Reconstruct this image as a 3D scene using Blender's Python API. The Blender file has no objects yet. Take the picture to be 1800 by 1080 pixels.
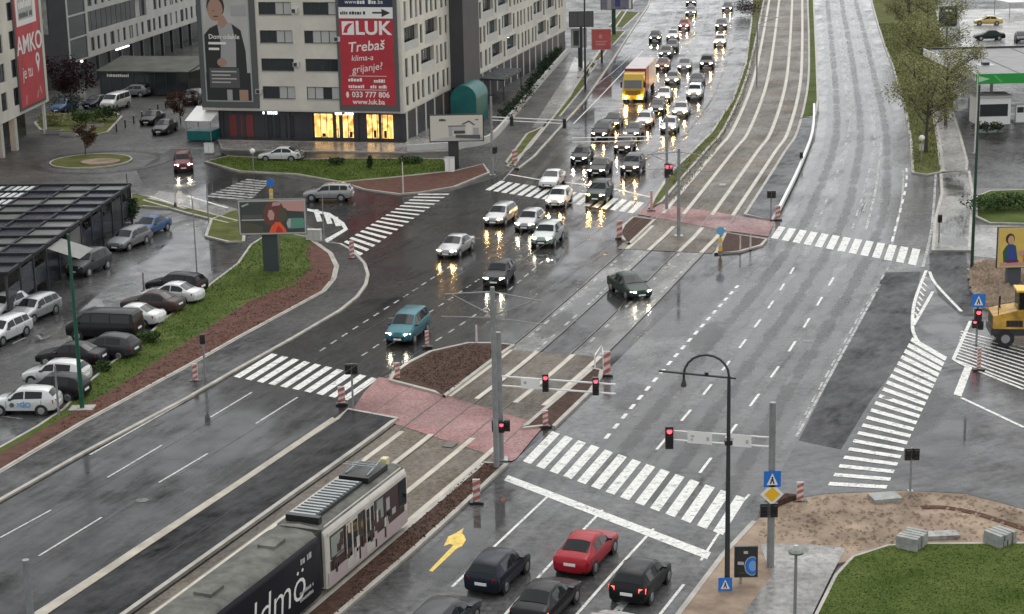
import bpy, bmesh, math, random
from mathutils import Vector, Matrix
random.seed(7)
S = bpy.context.scene
COL = S.collection
R = math.radians
# ------------------------------------------------------------------ camera
CAMH, PITCH, ROLL, FPX = 32.3057, R(14.5163), R(-1.1947), 3286.77
_r = Vector((1, 0, 0)); FW = Vector((0, math.cos(PITCH), -math.sin(PITCH))); _u = _r.cross(FW)
RT = _r * math.cos(ROLL) + _u * math.sin(ROLL); UP = -_r * math.sin(ROLL) + _u * math.cos(ROLL)
cam = bpy.data.cameras.new('camera'); camo = bpy.data.objects.new('camera', cam); COL.objects.link(camo)
cam.sensor_width = 36; cam.lens = FPX * 36 / 1800; cam.clip_start = 1; cam.clip_end = 6000
m3 = Matrix((RT, UP, -FW)).transposed()
camo.matrix_world = Matrix.Translation((0, 0, CAMH)) @ m3.to_4x4()
S.camera = camo
# ------------------------------------------------------------------ sky, sun, exposure (overcast, raining)
w = bpy.data.worlds.new('World'); S.world = w; w.use_nodes = True
nt = w.node_tree; bg = nt.nodes['Background']
sky = nt.nodes.new('ShaderNodeTexSky'); sky.sky_type = 'NISHITA'; sky.sun_disc = False
SUN_EL, SUN_AZ = R(56), R(14)
sky.sun_elevation = SUN_EL; sky.sun_rotation = SUN_AZ
sky.air_density = 1.0; sky.dust_density = 1.0; sky.ozone_density = 1.0
hs = nt.nodes.new('ShaderNodeHueSaturation'); hs.inputs['Saturation'].default_value = 0.10
nt.links.new(sky.outputs[0], hs.inputs['Color']); 
deck = nt.nodes.new('ShaderNodeMix'); deck.data_type = 'RGBA'; deck.inputs[0].default_value = 0.55      # even rain-cloud deck over the clear sky
deck.inputs[7].default_value = (5.4, 5.5, 5.6, 1)
nt.links.new(hs.outputs[0], deck.inputs[6]); nt.links.new(deck.outputs[2], bg.inputs['Color'])
bg.inputs['Strength'].default_value = 0.10
sun = bpy.data.lights.new('sun', 'SUN'); sun.energy = 0.5; sun.angle = R(50); sun.color = (1, .97, .93)
suno = bpy.data.objects.new('sun', sun); COL.objects.link(suno)
sd = Vector((math.sin(SUN_AZ) * math.cos(SUN_EL), math.cos(SUN_AZ) * math.cos(SUN_EL), math.sin(SUN_EL)))
suno.rotation_euler = sd.to_track_quat('Z', 'Y').to_euler()
S.view_settings.view_transform = 'Standard'; S.view_settings.look = 'None'
S.view_settings.exposure = 1.12; S.view_settings.gamma = 1.0
S.render.engine = 'CYCLES'; S.cycles.use_denoising = True; S.cycles.max_bounces = 4; S.cycles.diffuse_bounces = 2; S.cycles.glossy_bounces = 3; S.cycles.adaptive_threshold = .02; S.cycles.sample_clamp_indirect = 8

# ------------------------------------------------------------------ helpers
def G(x, y, z=0.0):
    "ground point seen at photograph pixel x,y (1800x1080), at height z"
    d = RT * ((x - 900) / FPX) - UP * ((y - 540) / FPX) + FW
    t = (CAMH - z) / -d.z
    return Vector((d.x * t, d.y * t, z))
def PX(P):
    v = Vector(P) - Vector((0, 0, CAMH)); k = v.dot(FW)
    return 900 + FPX * v.dot(RT) / k, 540 - FPX * v.dot(UP) / k
def hgt(bx, by, ty, tx=None):
    "height of the point above ground pixel (bx,by) that shows at row ty"
    b = G(bx, by); lo, hi = 0.0, 31.0
    for _ in range(40):
        m = (lo + hi) / 2
        if PX((b.x, b.y, m))[1] > ty: lo = m
        else: hi = m
    return lo
def tag(o, label=None, cat=None, group=None, kind=None):
    if label: o['label'] = label
    if cat: o['category'] = cat
    if group: o['group'] = group
    if kind: o['kind'] = kind
    return o
def thing(name, label, cat, loc=(0, 0, 0), rz=0.0, group=None):
    o = bpy.data.objects.new(name, None); o.empty_display_size = .3; COL.objects.link(o)
    o.location = loc; o.rotation_euler = (0, 0, rz)
    return tag(o, label, cat, group)
def put(name, me, parent=None, mtx=None, mat=None):
    o = bpy.data.objects.new(name, me); COL.objects.link(o)
    if parent: o.parent = parent
    if mtx is not None: o.matrix_basis = mtx
    if mat is not None:
        if not me.materials: me.materials.append(mat)
        if me.materials[0] != mat:
            o.material_slots[0].link = 'OBJECT'; o.material_slots[0].material = mat
    return o
def T(x=0, y=0, z=0): return Matrix.Translation((x, y, z))
def RZ(a): return Matrix.Rotation(a, 4, 'Z')
def RX(a): return Matrix.Rotation(a, 4, 'X')
def RY(a): return Matrix.Rotation(a, 4, 'Y')

class MB:
    "collects faces for one mesh"
    def __init__(s): s.v = []; s.f = []; s.m = []
    def add(s, vs, fs, mi=0, M=None):
        k = len(s.v)
        s.v += [tuple(M @ Vector(p)) if M else tuple(p) for p in vs]
        for f in fs: s.f.append(tuple(i + k for i in f)); s.m.append(mi)
        return s
    def box(s, x0, x1, y0, y1, z0, z1, mi=0, M=None):
        return s.add([(x0,y0,z0),(x1,y0,z0),(x1,y1,z0),(x0,y1,z0),(x0,y0,z1),(x1,y0,z1),(x1,y1,z1),(x0,y1,z1)],
              [(0,3,2,1),(4,5,6,7),(0,1,5,4),(1,2,6,5),(2,3,7,6),(3,0,4,7)], mi, M)
    def tube(s, pts, rad, n=8, mi=0, cap=True):
        pts = [Vector(p) for p in pts]; rad = rad if isinstance(rad, (list, tuple)) else [rad] * len(pts)
        k = len(s.v); prev = None
        for i, p in enumerate(pts):
            a = pts[max(i-1, 0)]; b = pts[min(i+1, len(pts)-1)]; d = (b - a).normalized()
            ref = prev if prev is not None else (Vector((1, 0, 0)) if abs(d.z) > .7 else Vector((0, 0, 1)))
            x = (ref - d * ref.dot(d)).normalized(); y = d.cross(x); prev = x
            for j in range(n):
                t = 2 * math.pi * j / n; s.v.append(tuple(p + (x * math.cos(t) + y * math.sin(t)) * rad[i]))
        for i in range(len(pts) - 1):
            for j in range(n):
                s.f.append((k+i*n+j, k+i*n+(j+1)%n, k+(i+1)*n+(j+1)%n, k+(i+1)*n+j)); s.m.append(mi)
        if cap:
            s.f.append(tuple(k+j for j in range(n))[::-1]); s.m.append(mi)
            s.f.append(tuple(k+(len(pts)-1)*n+j for j in range(n))); s.m.append(mi)
        return s
    def prism(s, poly, z0, z1, mi=0, bottom=False):
        "poly: list of (x,y) or vectors, any winding"
        P = [(p[0], p[1]) for p in poly]
        a = sum(P[i][0]*P[(i+1)%len(P)][1]-P[(i+1)%len(P)][0]*P[i][1] for i in range(len(P)))
        if a < 0: P = P[::-1]
        k = len(s.v); n = len(P)
        s.v += [(x, y, z1) for x, y in P] + [(x, y, z0) for x, y in P]
        s.f.append(tuple(range(k, k+n))); s.m.append(mi)
        for i in range(n):
            j = (i+1) % n; s.f.append((k+i, k+n+i, k+n+j, k+j)); s.m.append(mi)
        if bottom: s.f.append(tuple(range(k+2*n-1, k+n-1, -1))); s.m.append(mi)
        return s
    def mesh(s, name, mats, smooth=None):
        me = bpy.data.meshes.new(name); me.from_pydata(s.v, [], s.f)
        for m in (mats if isinstance(mats, (list, tuple)) else [mats]): me.materials.append(m)
        me.polygons.foreach_set('material_index', s.m)
        if smooth:
            me.polygons.foreach_set('use_smooth', [True] * len(me.polygons))
            bm = bmesh.new(); bm.from_mesh(me)
            bmesh.ops.recalc_face_normals(bm, faces=bm.faces)
            for e in bm.edges:
                if len(e.link_faces) == 2 and e.calc_face_angle(0) > R(smooth): e.smooth = False
            bm.to_mesh(me); bm.free()
        me.update(); return me
    def build(s, name, mats, parent=None, mtx=None, smooth=None):
        return put(name, s.mesh(name, mats, smooth), parent, mtx)
def struct(o): o['kind'] = 'structure'; return o
def cr(P, n=6):
    "Catmull-Rom through 2D/3D points"
    P = [Vector(p) for p in P]; out = []
    for i in range(len(P) - 1):
        a, b, c, d = P[max(i-1,0)], P[i], P[i+1], P[min(i+2,len(P)-1)]
        for j in range(n):
            t = j / n
            out.append(.5*((2*b)+(c-a)*t+(2*a-5*b+4*c-d)*t*t+(3*b-a-3*c+d)*t*t*t))
    out.append(P[-1]); return out
def W(pts, z=0.0): return [G(x, y, z) for x, y in pts]
def sheet(name, pts, z, mat, parent=None):
    P = W(pts, z) if not isinstance(pts[0], Vector) else [Vector((p.x, p.y, z)) for p in pts]
    a = sum(P[i].x*P[(i+1)%len(P)].y-P[(i+1)%len(P)].x*P[i].y for i in range(len(P)))
    if a < 0: P = P[::-1]
    mb = MB(); mb.add(P, [tuple(range(len(P)))]); return mb.build(name, mat, parent)
def offset_line(P, d):
    out = []
    for i, p in enumerate(P):
        a = P[max(i-1, 0)]; b = P[min(i+1, len(P)-1)]; t = Vector((b.x-a.x, b.y-a.y)).normalized()
        out.append(Vector((p.x + t.y * d, p.y - t.x * d, p.z)))
    return out      # positive d: to the right of travel
def ribbon(mb, P, w0, w1, z, thick=0.0, mi=0):
    L = offset_line(P, w0); Q = offset_line(P, w1); n = len(P); k = len(mb.v)
    mb.v += [(p.x, p.y, z) for p in L] + [(p.x, p.y, z) for p in Q]
    for i in range(n - 1): mb.f.append((k+i, k+n+i, k+n+i+1, k+i+1)); mb.m.append(mi)
    if thick:
        k2 = len(mb.v); mb.v += [(p.x, p.y, z-thick) for p in L] + [(p.x, p.y, z-thick) for p in Q]
        for i in range(n - 1):
            mb.f.append((k+i, k+i+1, k2+i+1, k2+i)); mb.m.append(mi)
            mb.f.append((k+n+i, k2+n+i, k2+n+i+1, k+n+i+1)); mb.m.append(mi)
        mb.f.append((k, k2, k2+n, k+n)); mb.m.append(mi); mb.f.append((k+n-1, k+2*n-1, k2+2*n-1, k2+n-1)); mb.m.append(mi)
    return mb
def raised(name, pts, h, mat, kerb=True, kw=.22):
    "raised area with a real step and a kerb of its own along the edge"
    P = W(pts, h) if not isinstance(pts[0], Vector) else pts
    o = MB().prism(P, -.02, h).build(name, mat); struct(o)
    if kerb:
        a = sum(P[i].x*P[(i+1)%len(P)].y-P[(i+1)%len(P)].x*P[i].y for i in range(len(P)))
        if a < 0: P = P[::-1]
        Q = [Vector((p.x, p.y, 0)) for p in P]; Q = Q + [Q[0].copy(), Q[1].copy()]
        ins = offset_line(Q, -kw); out_ = offset_line(Q, .03)
        mb = MB(); n = len(P)
        ring = lambda L, z: [(L[i+1].x, L[i+1].y, z) for i in range(n)]
        k = 0; mb.v = ring(out_, h+.012) + ring(ins, h+.012) + ring(out_, -.02) + ring(ins, h - .05)
        for i in range(n):
            j = (i+1) % n
            mb.f += [(i, j, n+j, n+i), (2*n+i, 2*n+j, j, i), (n+i, n+j, 3*n+j, 3*n+i)]; mb.m += [0, 0, 0]
        mb.build('kerb', M_kerb, o)
    return o

# ------------------------------------------------------------------ materials
def mat(name, col, rough=.6, metal=0.0, emit=None, estr=0.0, spec=None, noise=None, coat=0, alpha=None, bump=None):
    """noise=(scale, amount): base colour varies by fractal noise of object/world position; bump=(scale,strength)"""
    m = bpy.data.materials.new(name); m.use_nodes = True; N = m.node_tree; b = N.nodes['Principled BSDF']
    b.inputs['Base Color'].default_value = (*col, 1); b.inputs['Roughness'].default_value = rough
    b.inputs['Metallic'].default_value = metal
    if spec is not None: b.inputs['Specular IOR Level'].default_value = spec
    if emit: b.inputs['Emission Color'].default_value = (*emit, 1); b.inputs['Emission Strength'].default_value = estr
    if coat: b.inputs['Coat Weight'].default_value = coat; b.inputs['Coat Roughness'].default_value = .08
    if alpha is not None: b.inputs['Alpha'].default_value = alpha
    if noise or bump:
        g = N.nodes.new('ShaderNodeNewGeometry')
    if noise:
        sc, am = noise[:2]
        t = N.nodes.new('ShaderNodeTexNoise'); t.inputs['Scale'].default_value = sc; t.inputs['Detail'].default_value = 6
        t.inputs['Roughness'].default_value = .65
        N.links.new(g.outputs['Position'], t.inputs['Vector'])
        r = N.nodes.new('ShaderNodeValToRGB'); r.color_ramp.elements[0].position = .3; r.color_ramp.elements[1].position = .7
        c2 = noise[2] if len(noise) > 2 else tuple(min(1, c * (1 + am)) for c in col)
        c1 = tuple(c * (1 - am) for c in col)
        r.color_ramp.elements[0].color = (*c1, 1); r.color_ramp.elements[1].color = (*c2, 1)
        N.links.new(t.outputs['Fac'], r.inputs['Fac']); N.links.new(r.outputs['Color'], b.inputs['Base Color'])
    if bump:
        t2 = N.nodes.new('ShaderNodeTexNoise'); t2.inputs['Scale'].default_value = bump[0]; t2.inputs['Detail'].default_value = 4
        N.links.new(g.outputs['Position'], t2.inputs['Vector'])
        bp = N.nodes.new('ShaderNodeBump'); bp.inputs['Strength'].default_value = bump[1]; bp.inputs['Distance'].default_value = .05
        N.links.new(t2.outputs['Fac'], bp.inputs['Height']); N.links.new(bp.outputs['Normal'], b.inputs['Normal'])
    return m
def wet(name, c1, c2, r1, r2, angle=0.0, stretch=6.0, fine=3.0, wear=None, bump=.03, pud=.5, ior=.5):
    """wet paving: streaks of wear along the driving direction, water film that comes and goes, grain"""
    m = bpy.data.materials.new(name); m.use_nodes = True; N = m.node_tree; L = N.links; b = N.nodes['Principled BSDF']
    g = N.nodes.new('ShaderNodeNewGeometry')
    mp = N.nodes.new('ShaderNodeMapping'); mp.vector_type = 'TEXTURE'; mp.inputs['Rotation'].default_value = (0, 0, angle)
    mp.inputs['Scale'].default_value = (1, stretch, 1); L.new(g.outputs['Position'], mp.inputs['Vector'])
    def noise(sc, det, vec, ro=.6):
        t = N.nodes.new('ShaderNodeTexNoise'); t.inputs['Scale'].default_value = sc; t.inputs['Detail'].default_value = det
        t.inputs['Roughness'].default_value = ro; L.new(vec, t.inputs['Vector']); return t.outputs['Fac']
    def ramp(f, p0, p1, a, c):
        r = N.nodes.new('ShaderNodeValToRGB'); e = r.color_ramp.elements; e[0].position = p0; e[1].position = p1
        e[0].color = (*a, 1); e[1].color = (*c, 1); L.new(f, r.inputs['Fac']); return r.outputs['Color']
    def mix(f, a, c, typ='MIX'):
        x = N.nodes.new('ShaderNodeMix'); x.data_type = 'RGBA'; x.blend_type = typ
        if isinstance(f, float): x.inputs[0].default_value = f
        else: L.new(f, x.inputs[0])
        for s, v in ((x.inputs[6], a), (x.inputs[7], c)):
            if isinstance(v, tuple): s.default_value = (*v, 1)
            else: L.new(v, s)
        return x.outputs[2]
    streak = noise(.55, 4, mp.outputs[0]); patch = noise(.12, 5, g.outputs['Position']); grain = noise(fine, 5, g.outputs['Position'], .7)
    base = ramp(streak, .32, .68, c1, c2)
    base = mix(.6, base, ramp(grain, .32, .68, tuple(c*.35 for c in c1), tuple(c*1.7 for c in c2)))
    dark = ramp(patch, .40, .60, (1, 1, 1), (.55, .55, .55)); base = mix(1.0, base, dark, 'MULTIPLY')
    L.new(base, b.inputs['Base Color'])
    water = mix(.55, ramp(noise(.3, 6, mp.outputs[0]), .40, .60, (0, 0, 0), (1, 1, 1)), ramp(noise(.16, 6, g.outputs['Position'], .65), .43, .57, (0, 0, 0), (1, 1, 1)))
    water = mix(.38, water, ramp(noise(fine*.8, 4, mp.outputs[0], .7), .35, .65, (0, 0, 0), (1, 1, 1)))
    ro = N.nodes.new('ShaderNodeMapRange'); ro.inputs['To Min'].default_value = r2; ro.inputs['To Max'].default_value = r1
    L.new(water, ro.inputs['Value']); L.new(ro.outputs[0], b.inputs['Roughness'])
    b.inputs['IOR'].default_value = 1.27
    sp = N.nodes.new('ShaderNodeMapRange'); sp.inputs['To Min'].default_value = ior*.12; sp.inputs['To Max'].default_value = ior*2.1
    L.new(water, sp.inputs['Value']); L.new(sp.outputs[0], b.inputs['Specular IOR Level'])
    bp = N.nodes.new('ShaderNodeBump'); bp.inputs['Strength'].default_value = bump; bp.inputs['Distance'].default_value = .02
    L.new(noise(fine*2.5, 3, g.outputs['Position']), bp.inputs['Height']); L.new(bp.outputs['Normal'], b.inputs['Normal'])
    return m
TRK = R(-20)
M_ground = wet('wet_paving_ground', (.05, .05, .047), (.085, .083, .078), .25, .5, TRK, 2)
M_road = wet('wet_dark_asphalt', (.012, .0122, .0126), (.032, .032, .0315), .07, .36, TRK, 7, 2.2, ior=.33)
M_road2 = wet('wet_worn_asphalt', (.060, .060, .060), (.118, .118, .115), .09, .30, R(-22), 9, 2.2, ior=.45)
M_newasph = wet('fresh_asphalt', (.010, .0105, .0115), (.022, .022, .0235), .25, .42, R(-28), 3, 2.5, bump=.06, ior=.2)
M_walk = wet('wet_footway_asphalt', (.04, .04, .04), (.065, .065, .063), .25, .5, TRK, 3, ior=.3)
M_path = wet('wet_pale_paving', (.22, .215, .20), (.33, .32, .30), .14, .40, 0, 2)
M_pink = wet('pink_paving', (.20, .088, .083), (.33, .17, .16), .3, .6, TRK, 1.5, 7)
M_bed = wet('tram_bed_concrete', (.10, .082, .062), (.155, .13, .10), .4, .65, TRK, 5, 4)
M_bedx = wet('wet_track_slab', (.12, .12, .11), (.2, .2, .185), .18, .4, TRK, 5, 3)
def film(name, col=(.06, .06, .058), rough=.045, op=.8):
    "standing water: a smooth film that fades out towards its rim (vertex attribute f)"
    m = bpy.data.materials.new(name); m.use_nodes = True; N = m.node_tree; L = N.links; b = N.nodes['Principled BSDF']; out = N.nodes['Material Output']
    b.inputs['Base Color'].default_value = (*col, 1); b.inputs['Roughness'].default_value = rough; b.inputs['IOR'].default_value = 1.48
    at_ = N.nodes.new('ShaderNodeAttribute'); at_.attribute_name = 'f'; g = N.nodes.new('ShaderNodeNewGeometry')
    t = N.nodes.new('ShaderNodeTexNoise'); t.inputs['Scale'].default_value = .45; t.inputs['Detail'].default_value = 6; L.new(g.outputs['Position'], t.inputs['Vector'])
    a = N.nodes.new('ShaderNodeMath'); a.operation = 'MULTIPLY_ADD'; a.inputs[1].default_value = 2.4; a.inputs[2].default_value = -1.3; L.new(t.outputs['Fac'], a.inputs[0])
    c = N.nodes.new('ShaderNodeMath'); c.operation = 'ADD'; L.new(a.outputs[0], c.inputs[0]); L.new(at_.outputs['Fac'], c.inputs[1])
    r = N.nodes.new('ShaderNodeMapRange'); r.interpolation_type = 'SMOOTHSTEP'; r.inputs['From Min'].default_value = -.05; r.inputs['From Max'].default_value = 1.15; r.inputs['To Max'].default_value = op; L.new(c.outputs[0], r.inputs['Value'])
    tr = N.nodes.new('ShaderNodeBsdfTransparent'); mx = N.nodes.new('ShaderNodeMixShader'); L.new(r.outputs[0], mx.inputs[0]); L.new(tr.outputs[0], mx.inputs[1]); L.new(b.outputs[0], mx.inputs[2]); L.new(mx.outputs[0], out.inputs['Surface'])
    return m
M_film = film('standing_water'); M_film2 = film('standing_water_on_worn_asphalt', (.055, .055, .054), .07, .6); M_film3 = film('damp_dark_asphalt', (.03, .03, .03), .3, .55)
M_kerb = mat('kerb_concrete', (.33, .31, .27), .5, noise=(.8, .3))
M_cream = mat('pale_rail_concrete', (.46, .42, .34), .45, noise=(.7, .25))
M_rail = mat('wet_rail_steel', (.10, .085, .07), .3, .8)
M_soil = mat('dark_mulch', (.062, .034, .024), .8, spec=.15, noise=(3, .5), bump=(5, 1))
M_soil2 = mat('reddish_mulch', (.095, .045, .032), .8, spec=.15, noise=(2, .4), bump=(5, 1))
M_dirt = mat('pale_dug_soil', (.27, .205, .15), .8, spec=.15, noise=(.4, .5), bump=(2, 1))
M_grass = mat('lawn_ground', (.055, .10, .014), .9, spec=.1, noise=(.35, .4, (.105, .13, .036)), bump=(6, 1))
M_grass2 = mat('rough_grass_ground', (.09, .10, .030), .9, spec=.1, noise=(.5, .4), bump=(6, 1))
def worn(name, c1, c2, cover, sc=2.2):
    "road paint with tyre wear: the asphalt shows through in flakes and scuffs"
    m = mat(name, c1, .45, noise=(5, .35, c2)); N = m.node_tree; L = N.links; b = N.nodes['Principled BSDF']; g = N.nodes.new('ShaderNodeNewGeometry')
    t = N.nodes.new('ShaderNodeTexNoise'); t.inputs['Scale'].default_value = sc; t.inputs['Detail'].default_value = 7; t.inputs['Roughness'].default_value = .75; L.new(g.outputs['Position'], t.inputs['Vector'])
    r = N.nodes.new('ShaderNodeMapRange'); r.inputs['From Min'].default_value = cover; r.inputs['From Max'].default_value = cover + .16; r.inputs['To Min'].default_value = 1; r.inputs['To Max'].default_value = .15
    L.new(t.outputs['Fac'], r.inputs['Value']); tr = N.nodes.new('ShaderNodeBsdfTransparent'); mx = N.nodes.new('ShaderNodeMixShader'); L.new(r.outputs[0], mx.inputs[0]); L.new(tr.outputs[0], mx.inputs[1]); L.new(b.outputs[0], mx.inputs[2])
    L.new(mx.outputs[0], N.nodes['Material Output'].inputs['Surface']); return m
M_paint = worn('road_paint_white', (.66, .66, .62), (.84, .84, .79), .53)
M_paintw = worn('worn_road_paint', (.38, .38, .36), (.5, .5, .48), .46, 1.4)
M_yel = mat('road_paint_yellow', (.72, .50, .06), .45, noise=(3, .3))
M_black = mat('black_plastic', (.012, .012, .013), .4)
M_rub = mat('tyre_rubber', (.014, .014, .014), .7)
M_rim = mat('alloy_rim', (.35, .35, .36), .35, .8)
M_glass = mat('dark_wet_glass', (.008, .011, .012), .05, spec=.35)
M_steel = mat('galvanised_steel', (.33, .35, .35), .4, .5, noise=(1.5, .2))
M_dkgreen = mat('dark_green_paint', (.012, .05, .03), .4)
M_green = mat('green_pole_paint', (.006, .075, .045), .4)
M_dkgrey = mat('charcoal_metal', (.028, .03, .033), .4)
M_white = mat('white_paint', (.75, .75, .73), .4)
M_plate = mat('number_plate_white', (.8, .8, .78), .4)
M_red = mat('red_paint', (.5, .035, .03), .4)
M_blue = mat('sign_blue', (.02, .16, .55), .4)
M_signyel = mat('sign_yellow', (.8, .45, .02), .4)
# ------------------------------------------------------------------ the setting: ground, carriageways, tracks
g = MB().add([(-1500,-300,0),(1500,-300,0),(1500,2600,0),(-1500,2600,0)], [(0,1,2,3)]).build('ground', M_ground); struct(g)
L2 = [(-500,1166),(-300,1050),(0,880),(150,795),(330,700),(420,648),(520,592),(600,545),(630,521),(645,500),(649,482),(643,463),(622,440)]
Rleft = [(1130,368),(1150,345),(1180,300),(1212,270),(1250,232),(1287,175),(1310,112),(1320,37),(1322,-40)]
leftkerb_far = [(1152,-40),(1140,10),(1110,55),(1075,110),(1030,175),(985,225),(940,275),(905,297),(862,315)]
road_px = L2 + [(600,432),(540,395),(420,352),(330,325),(250,322),(240,300),(300,262),(380,262),(440,302),(520,314),(610,330),(700,344),(790,337)] + \
    leftkerb_far[::-1] + Rleft[::-1] + [(1240,440),(1345,430),(1360,400),(1430,405),(1600,470),(1560,478),(1402,775),(1480,800),(1333,907),(1268,979),(1193,1080),(1080,1240),(300,1240),(-500,1600)]
road = struct(sheet('road', road_px, .004, M_road))
# right-hand carriageway, older and paler
RL = [(500,1170),(590,1085),(725,970),(815,888),(907,807),(975,750),(1040,687),(1064,655)]
far_l = [(1345,432),(1362,392),(1405,300),(1432,250),(1440,200),(1439,175),(1436,100),(1431,0),(1428,-60)]
far_r = [(1505,-60),(1532,5),(1542,42),(1555,82),(1570,120),(1577,145),(1592,200),(1600,250),(1602,303)]
rc = RL + [(1120,600),(1230,500),(1300,450)] + far_l + far_r + [(1648,308),(1650,335),(1640,385),(1636,440),(1620,470),(1556,478),(1402,775),(1345,880),(1333,907),(1268,979),(1193,1080),(1120,1180)]
road2 = struct(sheet('carriageway', rc, .008, M_road2))
# side street at the right
ss = [(1402,775),(1556,478),(1620,470),(1636,440),(1700,440),(1712,545),(1760,560),(1900,600),(1900,925),(1800,895),(1700,868),(1590,862),(1450,868),(1370,880),(1333,907),(1345,880)]
M_side = wet('wet_side_street', (.04, .041, .042), (.075, .075, .074), .13, .4, R(-60), 4, 2)
road3 = struct(sheet('side_street', ss, .006, M_side))
p3 = struct(sheet('asphalt_patch', [(1404,774),(1500,585),(1556,479),(1618,478),(1612,520),(1604,565),(1612,598),(1590,625),(1530,705),(1478,790)], .013, M_newasph))
struct(sheet('driveway', [(1634,445),(1698,443),(1712,555),(1690,556),(1650,520),(1634,480)], .014, M_newasph))
struct(sheet('asphalt_patch', [(1445,345),(1475,270),(1490,270),(1462,352)], .0125, M_road2))
# track centre line: curve fitted through the outer rail
Dpx = [(565,1047),(707,927),(855,802),(925,740),(1042,640),(1140,543),(1234,444),(1262,415),(1290,377),(1361,270),(1386,230),(1406,150),(1410,75),(1410,0)]
Dw = W(Dpx); Dw = [Dw[0] + (Dw[0]-Dw[1]) * 1.6] + Dw + [Dw[-1] + (Dw[-1]-Dw[-2]) * 1.2]
TC = offset_line(cr(Dw, 8), -2.95)
def tc_heading(p):
    i = min(range(len(TC)-1), key=lambda k: (TC[k].x-p.x)**2+(TC[k].y-p.y)**2)
    i = min(max(i, 1), len(TC)-2); d = TC[i+1]-TC[i-1]; return math.atan2(d.y, d.x)
def tc_part(y0, y1): return [p for p in TC if y0 <= p.y <= y1]
def between(P, ya, yb):
    "clip polyline TC to world y range, with exact ends"
    def at(y):
        for a, b in zip(TC[:-1], TC[1:]):
            if a.y <= y <= b.y: return a.lerp(b, (y-a.y)/(b.y-a.y))
    return [at(ya)] + [p for p in TC if ya < p.y < yb] + [at(yb)]
Y0, Y1 = TC[0].y + .3, TC[-1].y - .5
YA, YB = G(975,622).y, G(1170,442).y      # crossing without ballast
tb = MB(); ribbon(tb, between(TC, Y0, YA), -3.75, 3.75, .03); ribbon(tb, between(TC, YB, Y1), -3.75, 3.75, .03)
bed = struct(tb.build('tram_track_bed', M_bed))
xb = MB()
for c in (-2.08, 2.08): ribbon(xb, between(TC, YA, YB), c-1.0, c+1.0, .0135)
struct(xb.build('track_slab_crossing', M_bedx))
PINK1 = [(690,666),(790,697),(885,727),(957,747),(907,807),(898,811),(852,797),(700,747),(620,720),(640,690),(665,663)]
PINK2 = [(1120,377),(1145,355),(1180,362),(1260,373),(1362,390),(1350,416),(1272,405),(1150,382)]
yb0 = between(TC, Y0, G(800,768).y); yb1 = between(TC, G(860,706).y, YA); yb2 = between(TC, YB, G(1213,400).y); yb3 = between(TC, G(1225,378).y, Y1)
for off in (-2.95, -1.2, 1.2, 2.95):
    for seg in (yb0, yb1, yb2, yb3):
        mb = MB(); ribbon(mb, seg, off-.16, off+.16, .05, .04)
        b_ = mb.build('rail_strip', M_cream, bed)
    mb = MB(); ribbon(mb, between(TC, Y0, Y1), off+(.16 if off in (-1.2, 2.95) else -.23), off+(.23 if off in (-1.2, 2.95) else -.16), .062, .06); mb.build('rail', M_rail, bed)
# dashed concrete setts along the rails across the junction
xs = between(TC, YA, YB)
for off in (-2.95, -1.2, 1.2, 2.95):
    P = offset_line(xs, off + (.16 if off in (-2.95, 1.2) else -.16)); L_ = 0
    mb = MB(); d = 0.0
    for a, b in zip(P[:-1], P[1:]):
        n = max(1, int((b-a).length / 1.0))
        for k in range(n):
            if random.random() < .62:
                q0 = a.lerp(b, k/n); q1 = a.lerp(b, (k+.6)/n)
                ribbon(mb, [q0, q1], -.09, .09, .016)
    if mb.f: mb.build('sett_line', M_paintw, road)
# islands and verges
A_in = lambda y0, y1, off: offset_line(between(TC, y0, y1), off)
def zl(P, z): return [Vector((p.x, p.y, z)) for p in P]
isl = [(684,668),(690,655),(715,637),(755,617),(822,602),(867,602),(905,606)]
i1 = W(isl, .14); raised('mulch_island', i1 + W([(876,626),(835,657),(783,696),(760,688)], .14), .14, M_soil)
r_out = W([(1060,650),(1058,662),(1040,687),(975,750),(962,748)], .14); e2 = zl(A_in(G(945,745).y, G(1048,641).y, 3.25), .14)
raised('mulch_strip', e2 + r_out, .14, M_soil)
r_out = W([(893,815),(815,888),(725,970),(590,1085),(480,1185)], .14); e3 = zl(A_in(Y0, G(858,803).y, 3.25), .14)
raised('mulch_strip', e3 + r_out, .14, M_soil)
struct(sheet('pink_crossing', PINK1, .046, M_pink)); struct(sheet('pink_crossing', PINK2, .046, M_pink))
raised('mulch_island', [(1112,381),(1152,386),(1108,428),(1094,420),(1087,410),(1095,395)], .14, M_soil)
raised('mulch_island', [(1274,409),(1349,420),(1340,431),(1300,442),(1256,445)], .14, M_soil)
# platform between left carriageway and tracks, with its pale kerb
pl = zl(A_in(Y0, G(708,752).y, -3.95), .16)
raised('tram_platform', W([(612,718),(590,736),(480,808),(300,924),(60,1078),(-160,1220)], .16) + pl, .16, M_newasph)
struct(MB().prism(W([(584,734),(592,738),(430,848),(250,968),(95,1072),(-110,1210),(-165,1210),(70,1074),(232,966),(414,848)], .17), 0, .19).build('pale_kerb_strip', mat('muddy_pale_concrete', (.33, .30, .235), .5, noise=(.6, .4))))
pr_ = zl(A_in(G(1320,375).y, G(1398,210).y, 3.85), .14)
raised('tram_platform', pr_ + W([(1432,205),(1428,240),(1402,305),(1375,360),(1358,387)], .14), .14, M_newasph)
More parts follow.
